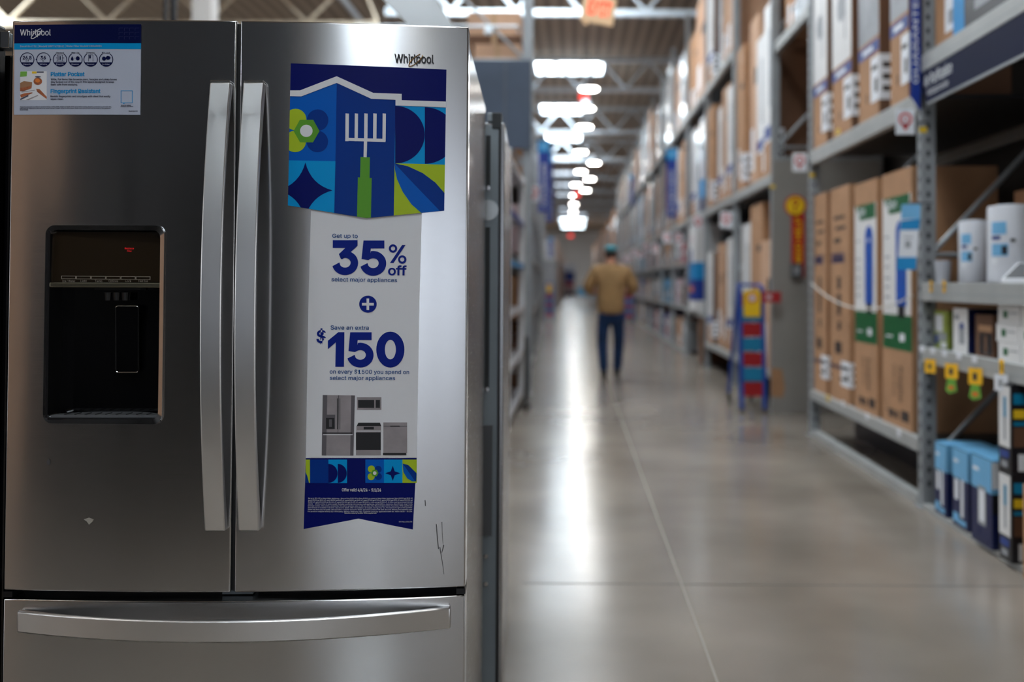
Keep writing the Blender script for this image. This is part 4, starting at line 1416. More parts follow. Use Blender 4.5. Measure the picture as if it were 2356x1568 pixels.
# --- floor level of the near bay
G = 'navy and sky blue boxes on the floor at the right'
for i, (pa, pb, X, zt, lb) in enumerate([(2150, 2176, 1.93, .372, 'navy and sky blue box with fan picture on the floor, farthest of three'), (2190, 2226, 1.925, .385, 'navy and sky blue box with fan picture on the floor, middle of three'),
                                     (2233, 2280, 1.905, .405, 'navy and sky blue box with white tower picture on the floor, nearest of three')]):
    o = small('boxed_fan', lb, 'box', pa, pb, X, .24, .031, zt, 'carton_navy',
              [(.02, .98, .62, .99, 'carton_sky'), (.30, .46, .14, .62, 'label_white') if i < 2 else (.28, .66, .22, .66, 'carton_grey'), (.62, .86, .34, .60, 'label_white') if i < 2 else (.34, .60, .26, .62, 'label_white'),
               (.15, .6, .04, .10, 'carton_sky' if i < 2 else 'carton_navy'), (.6, .95, .05, .16, 'carton_sky' if i < 2 else 'carton_navy'), (.62, .9, .82, .86, 'label_white')], G,
              near=[(0, 1, .62, 1, 'carton_sky'), (.0, .5, .68, .98, 'label_white' if i == 2 else 'carton_sky'), (0, .7, .4, .62, 'carton_black' if i == 2 else 'carton_navy')])
    bb = MB(); hh_ = zt
    bb.box(0, .24, 0, px2y(pa, X) - px2y(pb, X), hh_ + .0003, hh_ + .0016, 'carton_sky')
    bb.build('lid', o)
G = 'black and white tower fan boxes at the right edge'
for i, (z0, h, lb) in enumerate([(.031, .385, 'black and white tower fan box on the floor at the right edge'),
                                 (.4175, .385, 'black and white tower fan box at the right edge, top of its stack')]):
    small('boxed_fan', lb, 'box', 2297, 2325, 1.90, .20, z0, h, 'carton_black', [(.1, 1, .28, .97, 'carton_white'), (.38, .62, .62, .85, 'carton_teal'), (.42, .58, .36, .62, 'carton_grey'), (.2, .9, .16, .24, 'carton_blue'), (.3, .8, .05, .12, 'carton_grey')], G,
          near=[(.05, .75, .78, .90, 'carton_teal'), (.05, .75, .62, .72, 'carton_yellow'), (.05, .75, .30, .52, 'cardboard4'), (.05, .7, .54, .58, 'carton_teal'), (.15, .6, .03, .22, 'label_white')])
carton(1, 1.93, 3.40, 3.97, .4175, .37, .24, 'black box with white top at the right edge behind the upper tower fan box', None, 'carton_black', [(.2, .9, .6, .95, 'carton_white')], near=[(.1, .8, .7, .98, 'carton_white')], name='boxed_fan', cat='box', tape=False)
carton(1, 1.86, 3.60, 4.16, .031, .385, .34, 'plain brown carton on the floor at the very right edge', None, 'cardboard', [(.1, .5, .5, .6, 'ink')], near=[(.2, .5, .6, .7, 'ink')])
# --- top shelf of the near bay
carton(1, 1.99, 5.18, 5.50, 2.5055, .62, .5, 'brown carton with white label on the top shelf, beside the upright banner', None, 'cardboard', [(.05, .55, .12, .42, 'label_white'), (.1, .4, .18, .3, 'carton_grey')])
carton(1, 1.96, 5.02, 5.165, 2.5055, .80, .5, 'bright blue carton end on the top shelf', None, 'banner_sky', [(.4, .6, .4, .5, 'label_white')], tape=False)
o = carton(1, 1.955, 3.75, 5.00, 2.5055, .60, .55, 'black carton with white lettering on the top shelf at the upper right corner', None, 'carton_black', [(.55, .9, .12, .2, 'carton_grey')], tape=False)
mb = MB(); text3d(mb, 'BLACK HORIZON', (-.002, 1.20, .285), (0, -1, 0), (0, 0, 1), .85, 'label_white', height=.075, bold=.02)
mb.build('lettering', o)
mk('dk_red', rgb(120, 30, 30), .5)

# --- air cleaner sign under the top shelf
A, B = atX(2117, 168, 1.925), atX(2150, 219, 1.925)
sg = thing('hanging_sign', 'navy sign reading Air Purification under the top shelf at the upper right', 'sign', (1.92, 5.45, 0))
y0s, y1s = -2.2, px2y(2116, 1.925) - 5.45
z1s, z0s = 2.402, 2.222
mb = MB()
mb.prism([(0, y1s, z1s), (0, y1s - .14, z0s), (0, y0s, z0s), (0, y0s, z1s)], (.006, 0, 0), 'sign_navy')
mb.build('board', sg)
mb = MB()
mb.box(-.003, .009, y0s, y1s - .145, z0s - .012, z0s + .002, 'rack_grey'); mb.build('lower_rail', sg)
mb = MB(); text3d(mb, 'Air Purification', (-.002, y1s - .10, z1s - .088), (0, -1, 0), (0, 0, 1), .40, 'label_white', height=.06, bold=.012)
text3d(mb, 'Purificación de Aire', (-.002, y1s - .15, z1s - .145), (0, -1, 0), (0, 0, 1), .30, 'label_white', height=.035)
mb.build('lettering', sg)
for yy in (y1s - .1, y0s + .1):
    mb = MB(); mb.box(.0, .005, yy - .01, yy + .01, z1s - .001, 2.412, 'rack_dark'); mb.build('bracket', sg)
# narrow blue banner on the near upright
p = atX(2095, 232, 1.90)
mb = MB()
zb = p.z
y_ = YA
mb.box(-.055, .0, 0, .004, zb, 4.6, 'banner_blue')
mb.box(0, .012, -.002, .006, zb - .06, 4.6, 'carton_black')
mb.prism([(-.05, -.001, zb), (-.002, -.001, zb), (-.002, -.001, zb - .07)], (0, .004, 0), 'banner_blue')
text3d(mb, 'GUARANTEED LOWEST PRICE', (-.014, -.0012, zb + .08), (0, 0, 1), (-1, 0, 0), 1.25, 'label_white', height=.028, bold=.01)
o = mb.build('vertical_banner', None, (1.925, YA - .05, 0)); tag(o, 'narrow dark blue vertical banner on the nearest rack upright', 'banner')
def pin_sign(px, py, w, Y, lab, arm=0.0):
    p = atY(px, py, Y)
    t = thing('bay_sign', lab, 'sign', (p.x, Y, p.z), 0, 'white bay signs with red map pins')
    h = w * 1.33
    pts = [(x, 0, z) for x, z in [(-w / 2, -h / 2), (w / 2, -h / 2), (w / 2, h / 2), (-w / 2, h / 2)]]
    MB().prism(pts, (0, .003, 0), 'label_white').build('board', t, bevel=.001)
    mb = MB()
    A_, B_ = ell(0, h * .10, w * .36, w * .36, 24), ell(0, h * .10, w * .24, w * .24, 24)
    for i in range(24):
        j = (i + 1) % 24
        mb.poly([(A_[i][0], -.001, A_[i][1]), (A_[j][0], -.001, A_[j][1]), (B_[j][0], -.001, B_[j][1]), (B_[i][0], -.001, B_[i][1])], 'pin_red')
    mb.poly([(-w * .22, -.001, -h * .10), (w * .22, -.001, -h * .10), (0, -.001, -h * .36)], 'pin_red')
    text3d(mb, '22', (-w * .14, -.001, h * .04), (1, 0, 0), (0, 0, 1), w * .28, 'pin_red', height=w * .15, bold=.02)
    mb.build('map_pin', t)
    if arm: MB().box(0, arm, .003, .02, -.006, .006, 'rack_dark').build('arm', t)
    return t
pin_sign(2083, 280, .105, YA - .09, 'white sign with red map pin on the nearest rack upright', .13)
pin_sign(1840, 373, .115, YB - .09, 'white sign with red map pin before the grey end panel', .13)
# yellow stickers on posts
for px, py, X, lb in ((2124, 298, YA, 'yellow sticker on the nearest rack upright'), (1869, 402, YB, 'yellow sticker on the upright at the far end of the tall cartons'), (1778, 429, YC0, 'yellow sticker on the end frame beside the grey panel')):
    p = atY(px, py, X - (.037 if X != YC0 else .055))
    mb = MB(); mb.box(-.022, .022, 0, .001, -.016, .016, 'carton_yellow')
    tag(mb.build('sticker', None, tuple(p)), lb, 'sticker', 'yellow stickers on the rack uprights')

# hanging blue and white tag
p = atY(2091, 545, YA - .10)
t = thing('hanging_tag', 'blue and white price card hanging beside the tall green and white carton', 'price card', tuple(p), R(-12))
w2, h2 = .050, .18
MB().prism([(-w2 + .012, 0, h2), (w2 + .012, 0, h2), (w2 - .012, 0, -h2), (-w2 - .012, 0, -h2)], (0, .002, 0), 'label_white').build('card', t)
mb = MB()
mb.prism([(-w2 + .012, -.001, h2), (w2 + .012, -.001, h2), (w2 + .009, -.001, h2 - .08), (-w2 + .009, -.001, h2 - .08)], (0, .0006, 0), 'carton_sky')
mb.prism([(-w2 + .009, -.001, h2 - .09), (w2 + .009, -.001, h2 - .08), (w2 + .004, -.001, h2 - .14), (-w2 + .004, -.001, h2 - .14)], (0, .0006, 0), 'banner_sky')
mb.prism([(-w2 - .009, -.001, -h2 + .07), (w2 - .009, -.001, -h2 + .07), (w2 - .012, -.001, -h2), (-w2 - .012, -.001, -h2)], (0, .0006, 0), 'banner_sky')
mb.box(-.02, .01, -.001, 0, -.06, -.02, 'carton_grey'); mb.box(-.025, .02, -.001, 0, -.005, .002, 'carton_grey')
mb.build('print', t)
MB().box(.0, .125, .0, .05, h2, h2 + .012, 'rack_dark').build('hook', t)
# white safety cord across the tall cartons
P0, P1, P2 = atX(1868, 652, XR - .012), atX(1965, 708, XR - .02), atX(2098, 680, XR - .012)
path = []
for i in range(15):
    s_ = i / 14
    q = P0 * ((1 - s_) ** 2) + (P1 * 2 - (P0 + P2) / 2) * (2 * s_ * (1 - s_)) + P2 * s_ ** 2
    path.append(q)
mb = MB(); mb.tube(path, .006, 'cord_white', 8)
tag(mb.build('safety_cord', smooth=True), 'white safety cord slung across the four tall cartons', 'cord')

# --- help sign on the grey end panel
YH = YC0 - .060
A = atY(1830, 473, YH)
t = thing('help_sign', 'red vertical NEED HELP sign with yellow question mark disc on the grey end panel', 'sign', (A.x, YH, A.z))
s_ = YH / 2300
mb = MB(); mb.cyl((0, 0, 0), (0, .006, 0), 25 * s_, 25 * s_, 'help_red', 28); mb.cyl((0, -.002, 0), (0, 0, 0), 21 * s_, 21 * s_, 'help_yellow', 28)
text3d(mb, '?', (-8 * s_, -.003, -13 * s_), (1, 0, 0), (0, 0, 1), 15 * s_, 'help_red', height=27 * s_, bold=.03)
mb.build('disc', t)
mb = MB(); mb.box(-9 * s_, 21 * s_, .0, .004, -165 * s_, -20 * s_, 'help_red')
text3d(mb, 'NEED HELP', (14 * s_, -.001, -138 * s_), (0, 0, 1), (-1, 0, 0), 110 * s_, 'help_yellow', height=14 * s_, bold=.03)
mb.build('strip', t)
mb = MB(); mb.box(-12 * s_, 13 * s_, -.05, 0, -165 * s_, -133 * s_, 'rack_dark'); mb.box(-7 * s_, 8 * s_, -.052, -.05, -158 * s_, -140 * s_, 'carton_grey'); mb.build('call_button', t, bevel=.004)

# --- blue ladder with striped treads
def ladder(px, py, Y, lab, h=1.2, w=.26, grp='blue rolling ladders with red and teal treads'):
    p = atZ(px, py, 0)
    t = thing('rolling_ladder', lab, 'ladder', (p.x, p.y, 0), 0, grp)
    for sx in (0, 1):
        mb = MB()
        mb.prism([(sx * (w - .04), 0, .03), (sx * (w - .04), .06, .03), (sx * (w - .04), .20, h), (sx * (w - .04), .14, h)], (.04, 0, 0), 'ladder_blue')
        mb.build('rail', t, bevel=.005)
        mb = MB(); mb.prism([(sx * (w - .03), .78, .10), (sx * (w - .03), .82, .10), (sx * (w - .03), .22, h), (sx * (w - .03), .18, h)], (.03, 0, 0), 'ladder_blue'); mb.build('rear_leg', t)
        mb = MB(); mb.cyl((sx * (w - .035) + .005, .80, .055), (sx * (w - .035) + .03, .80, .055), .055, .055, 'rubber', 16); mb.build('wheel', t)
        mb = MB(); mb.box(sx * (w - .04) + .002, sx * (w - .04) + .038, .005, .055, 0, .032, 'rubber'); mb.build('foot', t)
    n = 7
    for i in range(n):
        z = .15 + i * .142
        yy = .14 * (z / h)
        mb = MB(); mb.box(.041, w - .041, yy + .01, yy + .03, z, z + .135, ['tread_red', 'tread_teal'][i % 2]); mb.build('tread_panel', t)
    mb = MB(); mb.cyl((.02, .30, h + .02), (w - .02, .30, h + .02), .015, .015, 'ladder_blue', 8); mb.cyl((.02, .17, h), (.02, .30, h + .02), .014, .014, 'ladder_blue', 8); mb.cyl((w - .02, .17, h), (w - .02, .30, h + .02), .014, .014, 'ladder_blue', 8)
    mb.build('hand_rail', t)
    mb = MB(); mb.box(.05, w - .05, .09, .10, h * .76, h * .97, 'help_yellow'); mb.cyl((w / 2, .088, h * .91), (w / 2, .09, h * .91), .045, .045, 'pin_red', 16); mb.cyl((w / 2, .086, h * .91), (w / 2, .088, h * .91), .03, .03, 'label_white', 16)
    mb.build('warning_card', t)
    return t
l1 = ladder(1703, 948, 9.6, 'blue rolling ladder with red and teal treads standing in front of the grey end panel')
for px, py, lb in ((1254, 738, 'blue rolling ladder with red and teal treads far down on the left'), (1438, 742, 'blue rolling ladder beyond the walking person, on the right')):
    p = atZ(px, py, 0)
    c = copy_tree(l1); c.location = p; c['label'] = lb
# red and white price sign by the ladder, bagged goods behind it
A = atY(1775, 683, 9.45)
mb = MB(); mb.box(-.09, .09, 0, .01, -.05, .05, 'carton_red'); mb.box(-.05, .0, -.001, 0, -.02, .02, 'carton_pink'); mb.box(-.012, .012, .01, .17, -.01, .01, 'rack_grey')
tag(mb.build('price_sign', None, tuple(A)), 'small red sign sticking out left of the grey end panel', 'sign')

# =================================================================== GOODS IN THE FARTHER RACKS
def rowp(y0, y1, n, gap=.05):
    L = (y1 - y0 - gap * (n + 1)) / n
    return [(y0 + gap + i * (L + gap), y0 + gap + i * (L + gap) + L) for i in range(n)]


STY = {
    'brown': ('cardboard', [(.1, .45, .70, .74, 'ink'), (.1, .6, .2, .24, 'ink'), (.6, .8, .1, .3, 'label_white')], 'brown carton'),
    'pale': ('cardboard3', [(.15, .5, .6, .7, 'ink'), (.55, .9, .1, .35, 'label_white')], 'pale brown carton'),
    'white': ('carton_white', [(.02, .98, .22, .29, 'carton_blue'), (0, 1, 0, .2, 'cardboard'), (.4, .55, .4, .85, 'carton_grey')], 'white printed carton'),
    'wrap': ('shrinkwrap', [(.2, .6, .3, .6, 'carton_grey')], 'shrink wrapped bundle'),
    'bluewrap': ('shrinkwrap', [(0, 1, .15, .35, 'banner_sky'), (0, 1, 0, .15, 'carton_navy')], 'blue banded wrapped bundle'),
    'grey': ('carton_grey', [(.1, .8, .6, .8, 'label_white')], 'grey box'),
    'dark': ('carton_black', [(.2, .7, .3, .6, 'carton_grey')], 'black box'),
    'blue': ('banner_blue', [(.1, .9, .55, .7, 'label_white'), (.2, .8, .2, .35, 'carton_orange')], 'blue box'),
    'sky': ('carton_sky', [(.1, .9, .2, .4, 'label_white')], 'light blue box'),
    'red': ('carton_red', [(.2, .7, .4, .6, 'label_white')], 'red box'),
    'pink': ('carton_pink', [(.2, .6, .3, .5, 'carton_red')], 'pinkish white box'),
    'deep': ('cardboard4', [(.2, .6, .5, .6, 'ink')], 'dark brown carton'),
    'teal': ('carton_teal', [(.1, .6, .4, .7, 'label_white')], 'teal box'),
}
PLACE3 = ['nearest', 'middle', 'farthest']
PLACE2 = ['nearer', 'farther']


def goods(side, X, y0, y1, z, where, styles, hs, group, dep=.85):
    n = len(styles)
    for i, ((a, b), st) in enumerate(zip(rowp(y0, y1, n), styles)):
        base, dec, nm = STY[st]
        pl = ['nearest', 'second', 'third', 'fourth', 'fifth'][i] if n > 3 else (PLACE3[i] if n == 3 else (PLACE2[i] if n == 2 else 'only'))
        h = hs[i % len(hs)]
        kind = 'bundle' if 'wrap' in nm else ('carton' if 'carton' in nm else 'box')
        near = [(0, 1, 0, 1, 'cardboard4')] if st in ('white',) else ()
        carton(side, X + side * (.03 + .03 * ((i * 7) % 3)), a, b, z + .0008, h, dep, '%s %s on %s' % (pl, nm, where), group, base, dec, near, tape=(st in ('brown', 'pale')), cat=kind,
               name={'carton': 'carton', 'bundle': 'wrapped_bundle', 'box': 'boxed_product'}[kind], sticker=(0, .35, .06, .25) if st in ('brown', 'white') and side > 0 and y0 < 16 else None)


GG = 'goods on the right hand racks'
goods(1, XR, YC0 + .06, YC1 - .04, ZMID, 'the middle shelf above the blue ladder', ['white', 'white', 'pale', 'brown'], [1.75, 1.55, 1.9, 1.7], GG)
goods(1, XR, YC0 + .08, YC1 - .04, ZLO, 'the bottom shelf beside the blue ladder', ['pale', 'brown', 'white'], [1.3, 1.72, 1.55], GG)
goods(1, XR, YC1 + .04, YC2 - .04, ZMID, 'the middle shelf, second bay past the grey panel', ['white', 'brown', 'white', 'brown'], [1.40, 1.5, 1.35, 1.45], GG)
goods(1, XR, YC1 + .04, YC2 - .04, ZLO, 'the bottom shelf, second bay past the grey panel', ['white', 'brown', 'pale', 'white'], [1.42, 1.36, 1.40, 1.3], GG)
goods(1, XR, YC1 + .04, YC2 - .04, ZTOP, 'the high shelf, second bay past the grey panel', ['pale', 'brown', 'wrap', 'white'], [1.2, 1.5, 1.35, 1.5], GG)
goods(1, XR, YB + .06, YC0 - .2, 3.55, 'the high shelf bridging the gap', ['wrap', 'brown'], [.8, .9], GG)

BAYN = [w + ' bay past the grey panel' for w in ['third', 'fourth', 'fifth', 'sixth', 'seventh', 'eighth', 'ninth', 'tenth', 'eleventh', 'twelfth', 'thirteenth', 'fourteenth']]
rnd = random.Random(11)
y = YC2
MIDS = [['bluewrap', 'wrap', 'white'], ['brown', 'pale', 'white'], ['white', 'wrap', 'pale'], ['pale', 'brown', 'wrap'], ['wrap', 'white', 'brown'], ['pale', 'wrap', 'sky'], ['wrap', 'pale', 'grey']]
TOPS = [['pale', 'brown'], ['wrap', 'pale'], ['wrap', 'wrap'], ['wrap', 'brown'], ['pale', 'wrap'], ['wrap', 'grey']]
LOWS = ['grey', 'brown', 'dark', 'pale', 'pink', 'grey', 'blue', 'white', 'deep', 'sky', 'grey', 'red', 'pale', 'teal', 'white', 'grey', 'brown', 'pink']
for k in range(12):
    y1_ = y + 2.55
    bn = BAYN[k]
    upright(1, XR, y1_, 5.9, 'grey rack upright at the far end of the %s' % bn, GR)
    shelf(1, XR, y, y1_, ZMID, 'grey middle shelf in the %s' % bn, GS, bh=.09)
    shelf(1, XR, y, y1_, ZTOP, 'grey high shelf in the %s' % bn, GS, bh=.09)
    goods(1, XR, y + .04, y1_ - .04, ZMID, 'the middle shelf, %s' % bn, MIDS[k % 7], [1.35 + .2 * rnd.random(), 1.2 + .3 * rnd.random(), 1.5], GG)
    goods(1, XR, y + .04, y1_ - .04, ZTOP, 'the high shelf, %s' % bn, TOPS[k % 6], [1.2 + .4 * rnd.random(), 1.1 + .4 * rnd.random()], GG)
    if k != 0:
        for j, zz in enumerate((.06, .82, 1.58)):
            shelf(1, XR, y, y1_, zz, 'narrow grey %s shelf in the %s' % (['floor', 'knee high', 'chest high'][j], bn), GS, bh=.05, deck=False)
            stl = [LOWS[(k * 5 + j * 3 + q * 7) % 18] for q in range(3)]
            goods(1, XR, y + .04, y1_ - .04, zz, 'the %s shelf, %s' % (['floor', 'knee high', 'chest high'][j], bn), stl, [.35 + .25 * rnd.random(), .3 + .25 * rnd.random(), .5], GG, dep=.6)
    y = y1_
YEND = y
for k in range(11):
    yy = YC1 + 2.55 * k if k else YC1
    t_ = ('upright behind the ladder' if k == 0 else ('upright before the tall blue banner' if k == 1 else 'upright ending the ' + BAYN[k - 2]))
    PIN_R = (PIN_R if k else []) + [(yy, t_)]
# the third bay: blue and white product display, then small goods
goods(1, XR - .06, YC2 + .1, YC2 + .8, .04, 'the floor just past the second bay', ['deep', 'brown'], [.66, .58], GG)
shelf(1, XR, YC2, YC2 + 2.55, .80, 'pale shelf under the blue and white product display', GS, bh=.08)
o = carton(1, XR - .05, YC2 + .75, YC2 + 1.55, .801, 1.35, .4, 'tall white and blue product display in the third bay past the grey panel', None, 'carton_white',
       [(0, 1, .36, .56, 'banner_sky'), (0, 1, .12, .36, 'banner_blue'), (.3, .9, .22, .28, 'carton_orange'), (.55, .8, .5, .72, 'carton_blue'), (.4, .8, .8, .88, 'carton_pink')], near=[(0, 1, .56, 1, 'carton_white'), (0, 1, .36, .56, 'banner_sky'), (0, 1, .12, .36, 'banner_blue')],
       name='product_display', cat='display', tape=False)
goods(1, XR, YC2 + 1.65, YC2 + 2.5, .801, 'the pale shelf behind the blue and white display', ['grey', 'pink'], [.9, .7], GG)

# hanging aisle banners, facing the camera
YL_ = 11.05
def banner(px0, px1, pt, pb, Y, lab, txt):
    A, B = atY(px0, pt, Y), atY(px1, pb, Y)
    t = thing('aisle_banner', lab, 'banner', (A.x, Y, B.z), 0, 'blue vertical banners hanging over the aisle')
    W, Hh = B.x - A.x, A.z - B.z
    MB().box(0, W, 0, .02, 0, Hh * .84, 'banner_blue').build('cloth', t)
    mb = MB(); mb.box(-.01, W + .01, -.004, .022, Hh * .84, Hh, 'banner_sky')
    mb.box(W * .3, W * .7, -.006, -.004, Hh * .88, Hh * .96, 'carton_sky')
    mb.build('top_panel', t)
    mb = MB()
    text3d(mb, txt, (W * .68, -.002, Hh * .06), (0, 0, 1), (-1, 0, 0), Hh * .62, 'label_white', height=W * .34, bold=.02)
    mb.build('lettering', t)
    side = 1 if px0 > 1300 else -1
    ys_ = [YC2 + 2.55 * q_ for q_ in range(13)] if side > 0 else [YL_ + 2.6 * q_ for q_ in range(1, 13)]
    yp = min([q_ for q_ in ys_ if q_ > Y])
    xp_ = (XR + .02) if side > 0 else (XL - .062 * (round((yp - YL_) / 2.6) - 1) - .02)
    xe = xp_ - A.x
    mb = MB(); zc_ = Hh + .012
    mb.cyl((W if side > 0 else 0, .01, zc_), (xe, .01, zc_), .012, .012, 'rack_dark', 6)
    mb.cyl((0, .01, zc_), (W, .01, zc_), .012, .012, 'rack_dark', 6)
    mb.cyl((xe, .01, zc_), (xe, yp - Y - .047, zc_), .010, .010, 'rack_dark', 6)
    mb.build('arm', t)
banner(1534, 1557, 342, 500, 17.12, 'dark blue vertical banner with light blue top on the right hand racks', 'KITCHEN & BATH')
banner(1239, 1264, 323, 488, 16.1, 'dark blue vertical banner with light blue top on the left side of the aisle', 'APPLIANCES')
banner(1256, 1271, 350, 510, 23.9, 'blue vertical banner partly hidden behind the left banner', 'FLOORING')
banner(1262, 1272, 545, 592, 34.3, 'small blue banner low down at the far left of the aisle', 'PAINT')
banner(1450, 1457, 400, 470, 32.42, 'small blue banner on the far right racks', 'DOORS')

# =================================================================== LEFT SIDE
gd = thing('display_gondola', 'white framed display shelving unit just right of the refrigerators', 'display shelf', (XL + .03, 8.36, 0))
for yy in (0, 2.4):
    MB().box(-.06, 0, yy - .03, yy + .03, 0, 2.36, 'white_plastic').build('post', gd, bevel=.004)
    MB().box(-.85, -.79, yy - .03, yy + .03, 0, 2.36, 'white_plastic').build('post', gd)
MB().box(-.83, -.80, .03, 2.37, .1, 2.3, 'purifier_grey').build('back_panel', gd)
for i, z in enumerate((.10, .52, .98, 1.42, 1.86, 2.30)):
    mb = MB(); mb.box(-.80, -.012, .03, 2.37, z - .03, z, 'purifier_grey'); o = mb.build('shelf', gd)
    mb = MB(); mb.box(-.012, -.004, .05, 2.35, z - .045, z + .01, ['label_white', 'label_white', 'label_white', 'banner_sky', 'banner_blue', 'label_white'][i]); mb.build('label_strip', o)
rnd = random.Random(5)
for j, z in enumerate((.10, .52, .98, 1.42, 1.86)):
    goods(-1, XL - .02, 8.42, 10.70, z + .0002, 'the %s shelf of the white display unit' % ['lowest', 'second', 'third', 'fourth', 'top'][j], [['grey', 'white', 'dark'], ['grey', 'grey', 'white'], ['white', 'grey', 'grey'], ['deep', 'grey', 'white'], ['white', 'white', 'grey']][j],
          [.3, .34, .28], 'goods in the white display unit', dep=.5)
mb = MB(); mb.box(-.02, .02, -.03, .03, .03, .70, 'rubber'); mb.box(-.05, .05, -.05, .05, 0, .03, 'rubber')
p = atZ(1195, 937, 0)
o = mb.build('bumper_post', None, (-.465, p.y, 0), bevel=.006); tag(o, 'black upright guard post standing beside the white display unit', 'post')
YL = 11.05
GLU = 'uprights of the left hand racks'
GLS = 'shelves of the left hand racks'
GLG = 'goods on the left hand racks'
ul_ = upright(-1, XL + .10, YL, 5.4, 'pale grey rack upright rising above the slate panel on the left', GLU, depth=1.2, w=.11)
mb = MB(); mb.box(-3.4, XL + .085, YL - .14, YL - .06, 2.70, 3.67, 'slate')
mb.box(-.765, -.755, YL - .143, YL - .14, 2.72, 3.65, 'rack_dark')
o = mb.build('slate_panel'); tag(o, 'large blank slate grey panel on the end of the left rack', 'panel')
mb = MB(); mb.box(-3.4, XL - .03, YL + .052, YL + 1.0, 3.60, 3.67, 'beam_grey'); tag(mb.build('rack_shelf'), 'pale shelf on top of the slate panel', 'rack shelf', GLS)
for i, (x0, x1, z0, h, st) in enumerate([(-1.12, -.60, 3.671, .22, 'cardboard3'), (-1.75, -1.16, 3.671, .22, 'cardboard3'), (-1.2, -.60, 3.892, .10, 'cardboard4'), (-1.2, -.60, 3.993, .26, 'cardboard3')]):
    mb = MB(); mb.box(x0, x1, YL + .06, YL + .86, z0, z0 + h, st); mb.box((x0 + x1) / 2 - .03, (x0 + x1) / 2 + .03, YL + .0585, YL + .06, z0, z0 + h, 'tape')
    tag(mb.build('carton'), 'flat brown carton above the slate panel, %s' % ['bottom one beside the upright', 'bottom one farther left', 'thin dark one in the middle of the stack', 'top one of the stack'][i], 'carton', 'flat cartons above the slate panel')
mb = MB(); mb.cyl((-2.4, YL - .3, 4.0), (-.62, YL - .3, 4.0), .014, .014, 'truss_white', 8); mb.cyl((-.93, YL - .3, 3.92), (-.93, YL - .3, 4.0), .05, .035, 'truss_white', 14)
mb.cyl((-.62, YL - .3, 4.0), (-.62, YL - .05, 4.0), .014, .014, 'truss_white', 8)
tag(mb.build('cross_rail'), 'thin pale rail with a round fitting in front of the flat cartons', 'rail')
LB = ['first', 'second', 'third', 'fourth', 'fifth', 'sixth', 'seventh', 'eighth', 'ninth', 'tenth', 'eleventh', 'twelfth', 'thirteenth']
y = YL
rnd = random.Random(3)
for k in range(12):
    y1_ = y + 2.6
    bn = '%s bay left of the aisle' % LB[k]
    xl = XL - .062 * k
    upright(-1, xl, y1_, 4.4 if k < 1 else 3.7, 'grey rack upright at the far end of the %s' % bn, GLU)
    shelf(-1, xl, y, y1_, ZMID, 'grey upper shelf in the %s' % bn, GLS, bh=.09)
    goods(-1, xl, y + (.95 if k == 0 else .05), y1_ - .05, ZMID, 'the upper shelf, %s' % bn, [['brown', 'deep'], ['pale', 'wrap'], ['wrap', 'pink'], ['pink', 'grey']][k % 4], [1.85, 1.8] if k == 0 else [.95, .8], GLG)
    for j, zz in enumerate((.06, .82, 1.58)):
        shelf(-1, xl, y, y1_, zz, 'narrow grey %s shelf in the %s' % (['floor', 'knee high', 'chest high'][j], bn), GLS, bh=.05, deck=False)
        stl = [['deep', 'grey', 'brown', 'dark', 'pink', 'deep', 'grey', 'brown', 'grey'][(k * 4 + j * 2 + q * 5) % 9] for q in range(2)]
        goods(-1, xl, y + .04, y1_ - .04, zz, 'the %s shelf, %s' % (['floor', 'knee high', 'chest high'][j], bn), stl, [.4 + .2 * rnd.random(), .35 + .25 * rnd.random()], GLG, dep=.6)
    y = y1_
pin_sign(1227, 445, .17, 13.5, 'white sign with faint red map pin on the left racks past the white display unit')
# dark sheets added behind the racks to stand for their shade
mk('shade_brown', rgb(40, 34, 30), .9)
mb = MB(); mb.box(3.12, 3.16, 2.0, YEND, 0, 5.3, 'shade_brown'); struct(mb.build('shade_screen_right'))
mb = MB(); mb.box(-2.62, -2.58, YL + .1, 42, 0, 3.6, 'shade_brown'); struct(mb.build('shade_screen_left'))

for k, (yy, t_) in enumerate(PIN_R):
    if k < 2: yy = (YC1, YC2)[k]
    else: yy = YC2 + 2.55 * (k - 1)
    p = CAMP + Vector((1.84 - .02 * (k % 3), yy - .09, 0))
    q = p.copy(); q.z = 2.0 + .12 * (k % 2)
    w_ = .15
    o = pin_sign(0, 0, w_, yy - .09, 'white map pin sign, %s' % t_, .12)
    o.location = q
# far blocks of stock at the end of the aisle
for i in range(7):
    Y0 = YEND + .6 + i * 8.5
    for s_, nm in ((1, 'right'), (-1, 'left')):
        xx = (XR + .03) if s_ > 0 else (XL - .25)
        mb = MB(); d0, d1 = sorted((0, s_ * 1.6))
        mb.box(d0, d1, 0, 7.6, 0, 2.2, ['carton_grey', 'cardboard3', 'purifier_grey'][i % 3]); mb.box(d0 + .05, d1 - .05, .1, 3.5, 2.2, 4.4 if s_ > 0 else 3.2, 'shrinkwrap'); mb.box(d0 + .05, d1 - .05, 3.8, 7.5, 2.2, 4.9 if s_ > 0 else 3.4, 'cardboard3')
        mb.box(d0 - .02, d1 + .02, 0, 7.6, 2.16, 2.24, 'beam_grey')
        tag(mb.build('stocked_rack', None, (xx, Y0, 0)), 'hazy stocked rack at the far end of the aisle on the %s, %s of seven' % (nm, ORD[i]), 'rack', 'far stocked racks')
mb = MB(); mb.box(-1.6, 0, 0, .6, 0, 1.3, 'carton_pink'); mb.box(-1.5, -.1, -.02, 0, .8, 1.2, 'carton_red'); mb.box(-1.0, .0, -.3, 0, 0, .35, 'carton_black'); mb.box(-1.6, 0, .1, .5, 1.3, 2.2, 'carton_blue'); mb.box(-1.5, .1, .05, .1, 2.2, 2.9, 'label_white')
tag(mb.build('floor_display', None, (.1, 92, 0)), 'pink and blue floor display at the far end of the aisle', 'display')

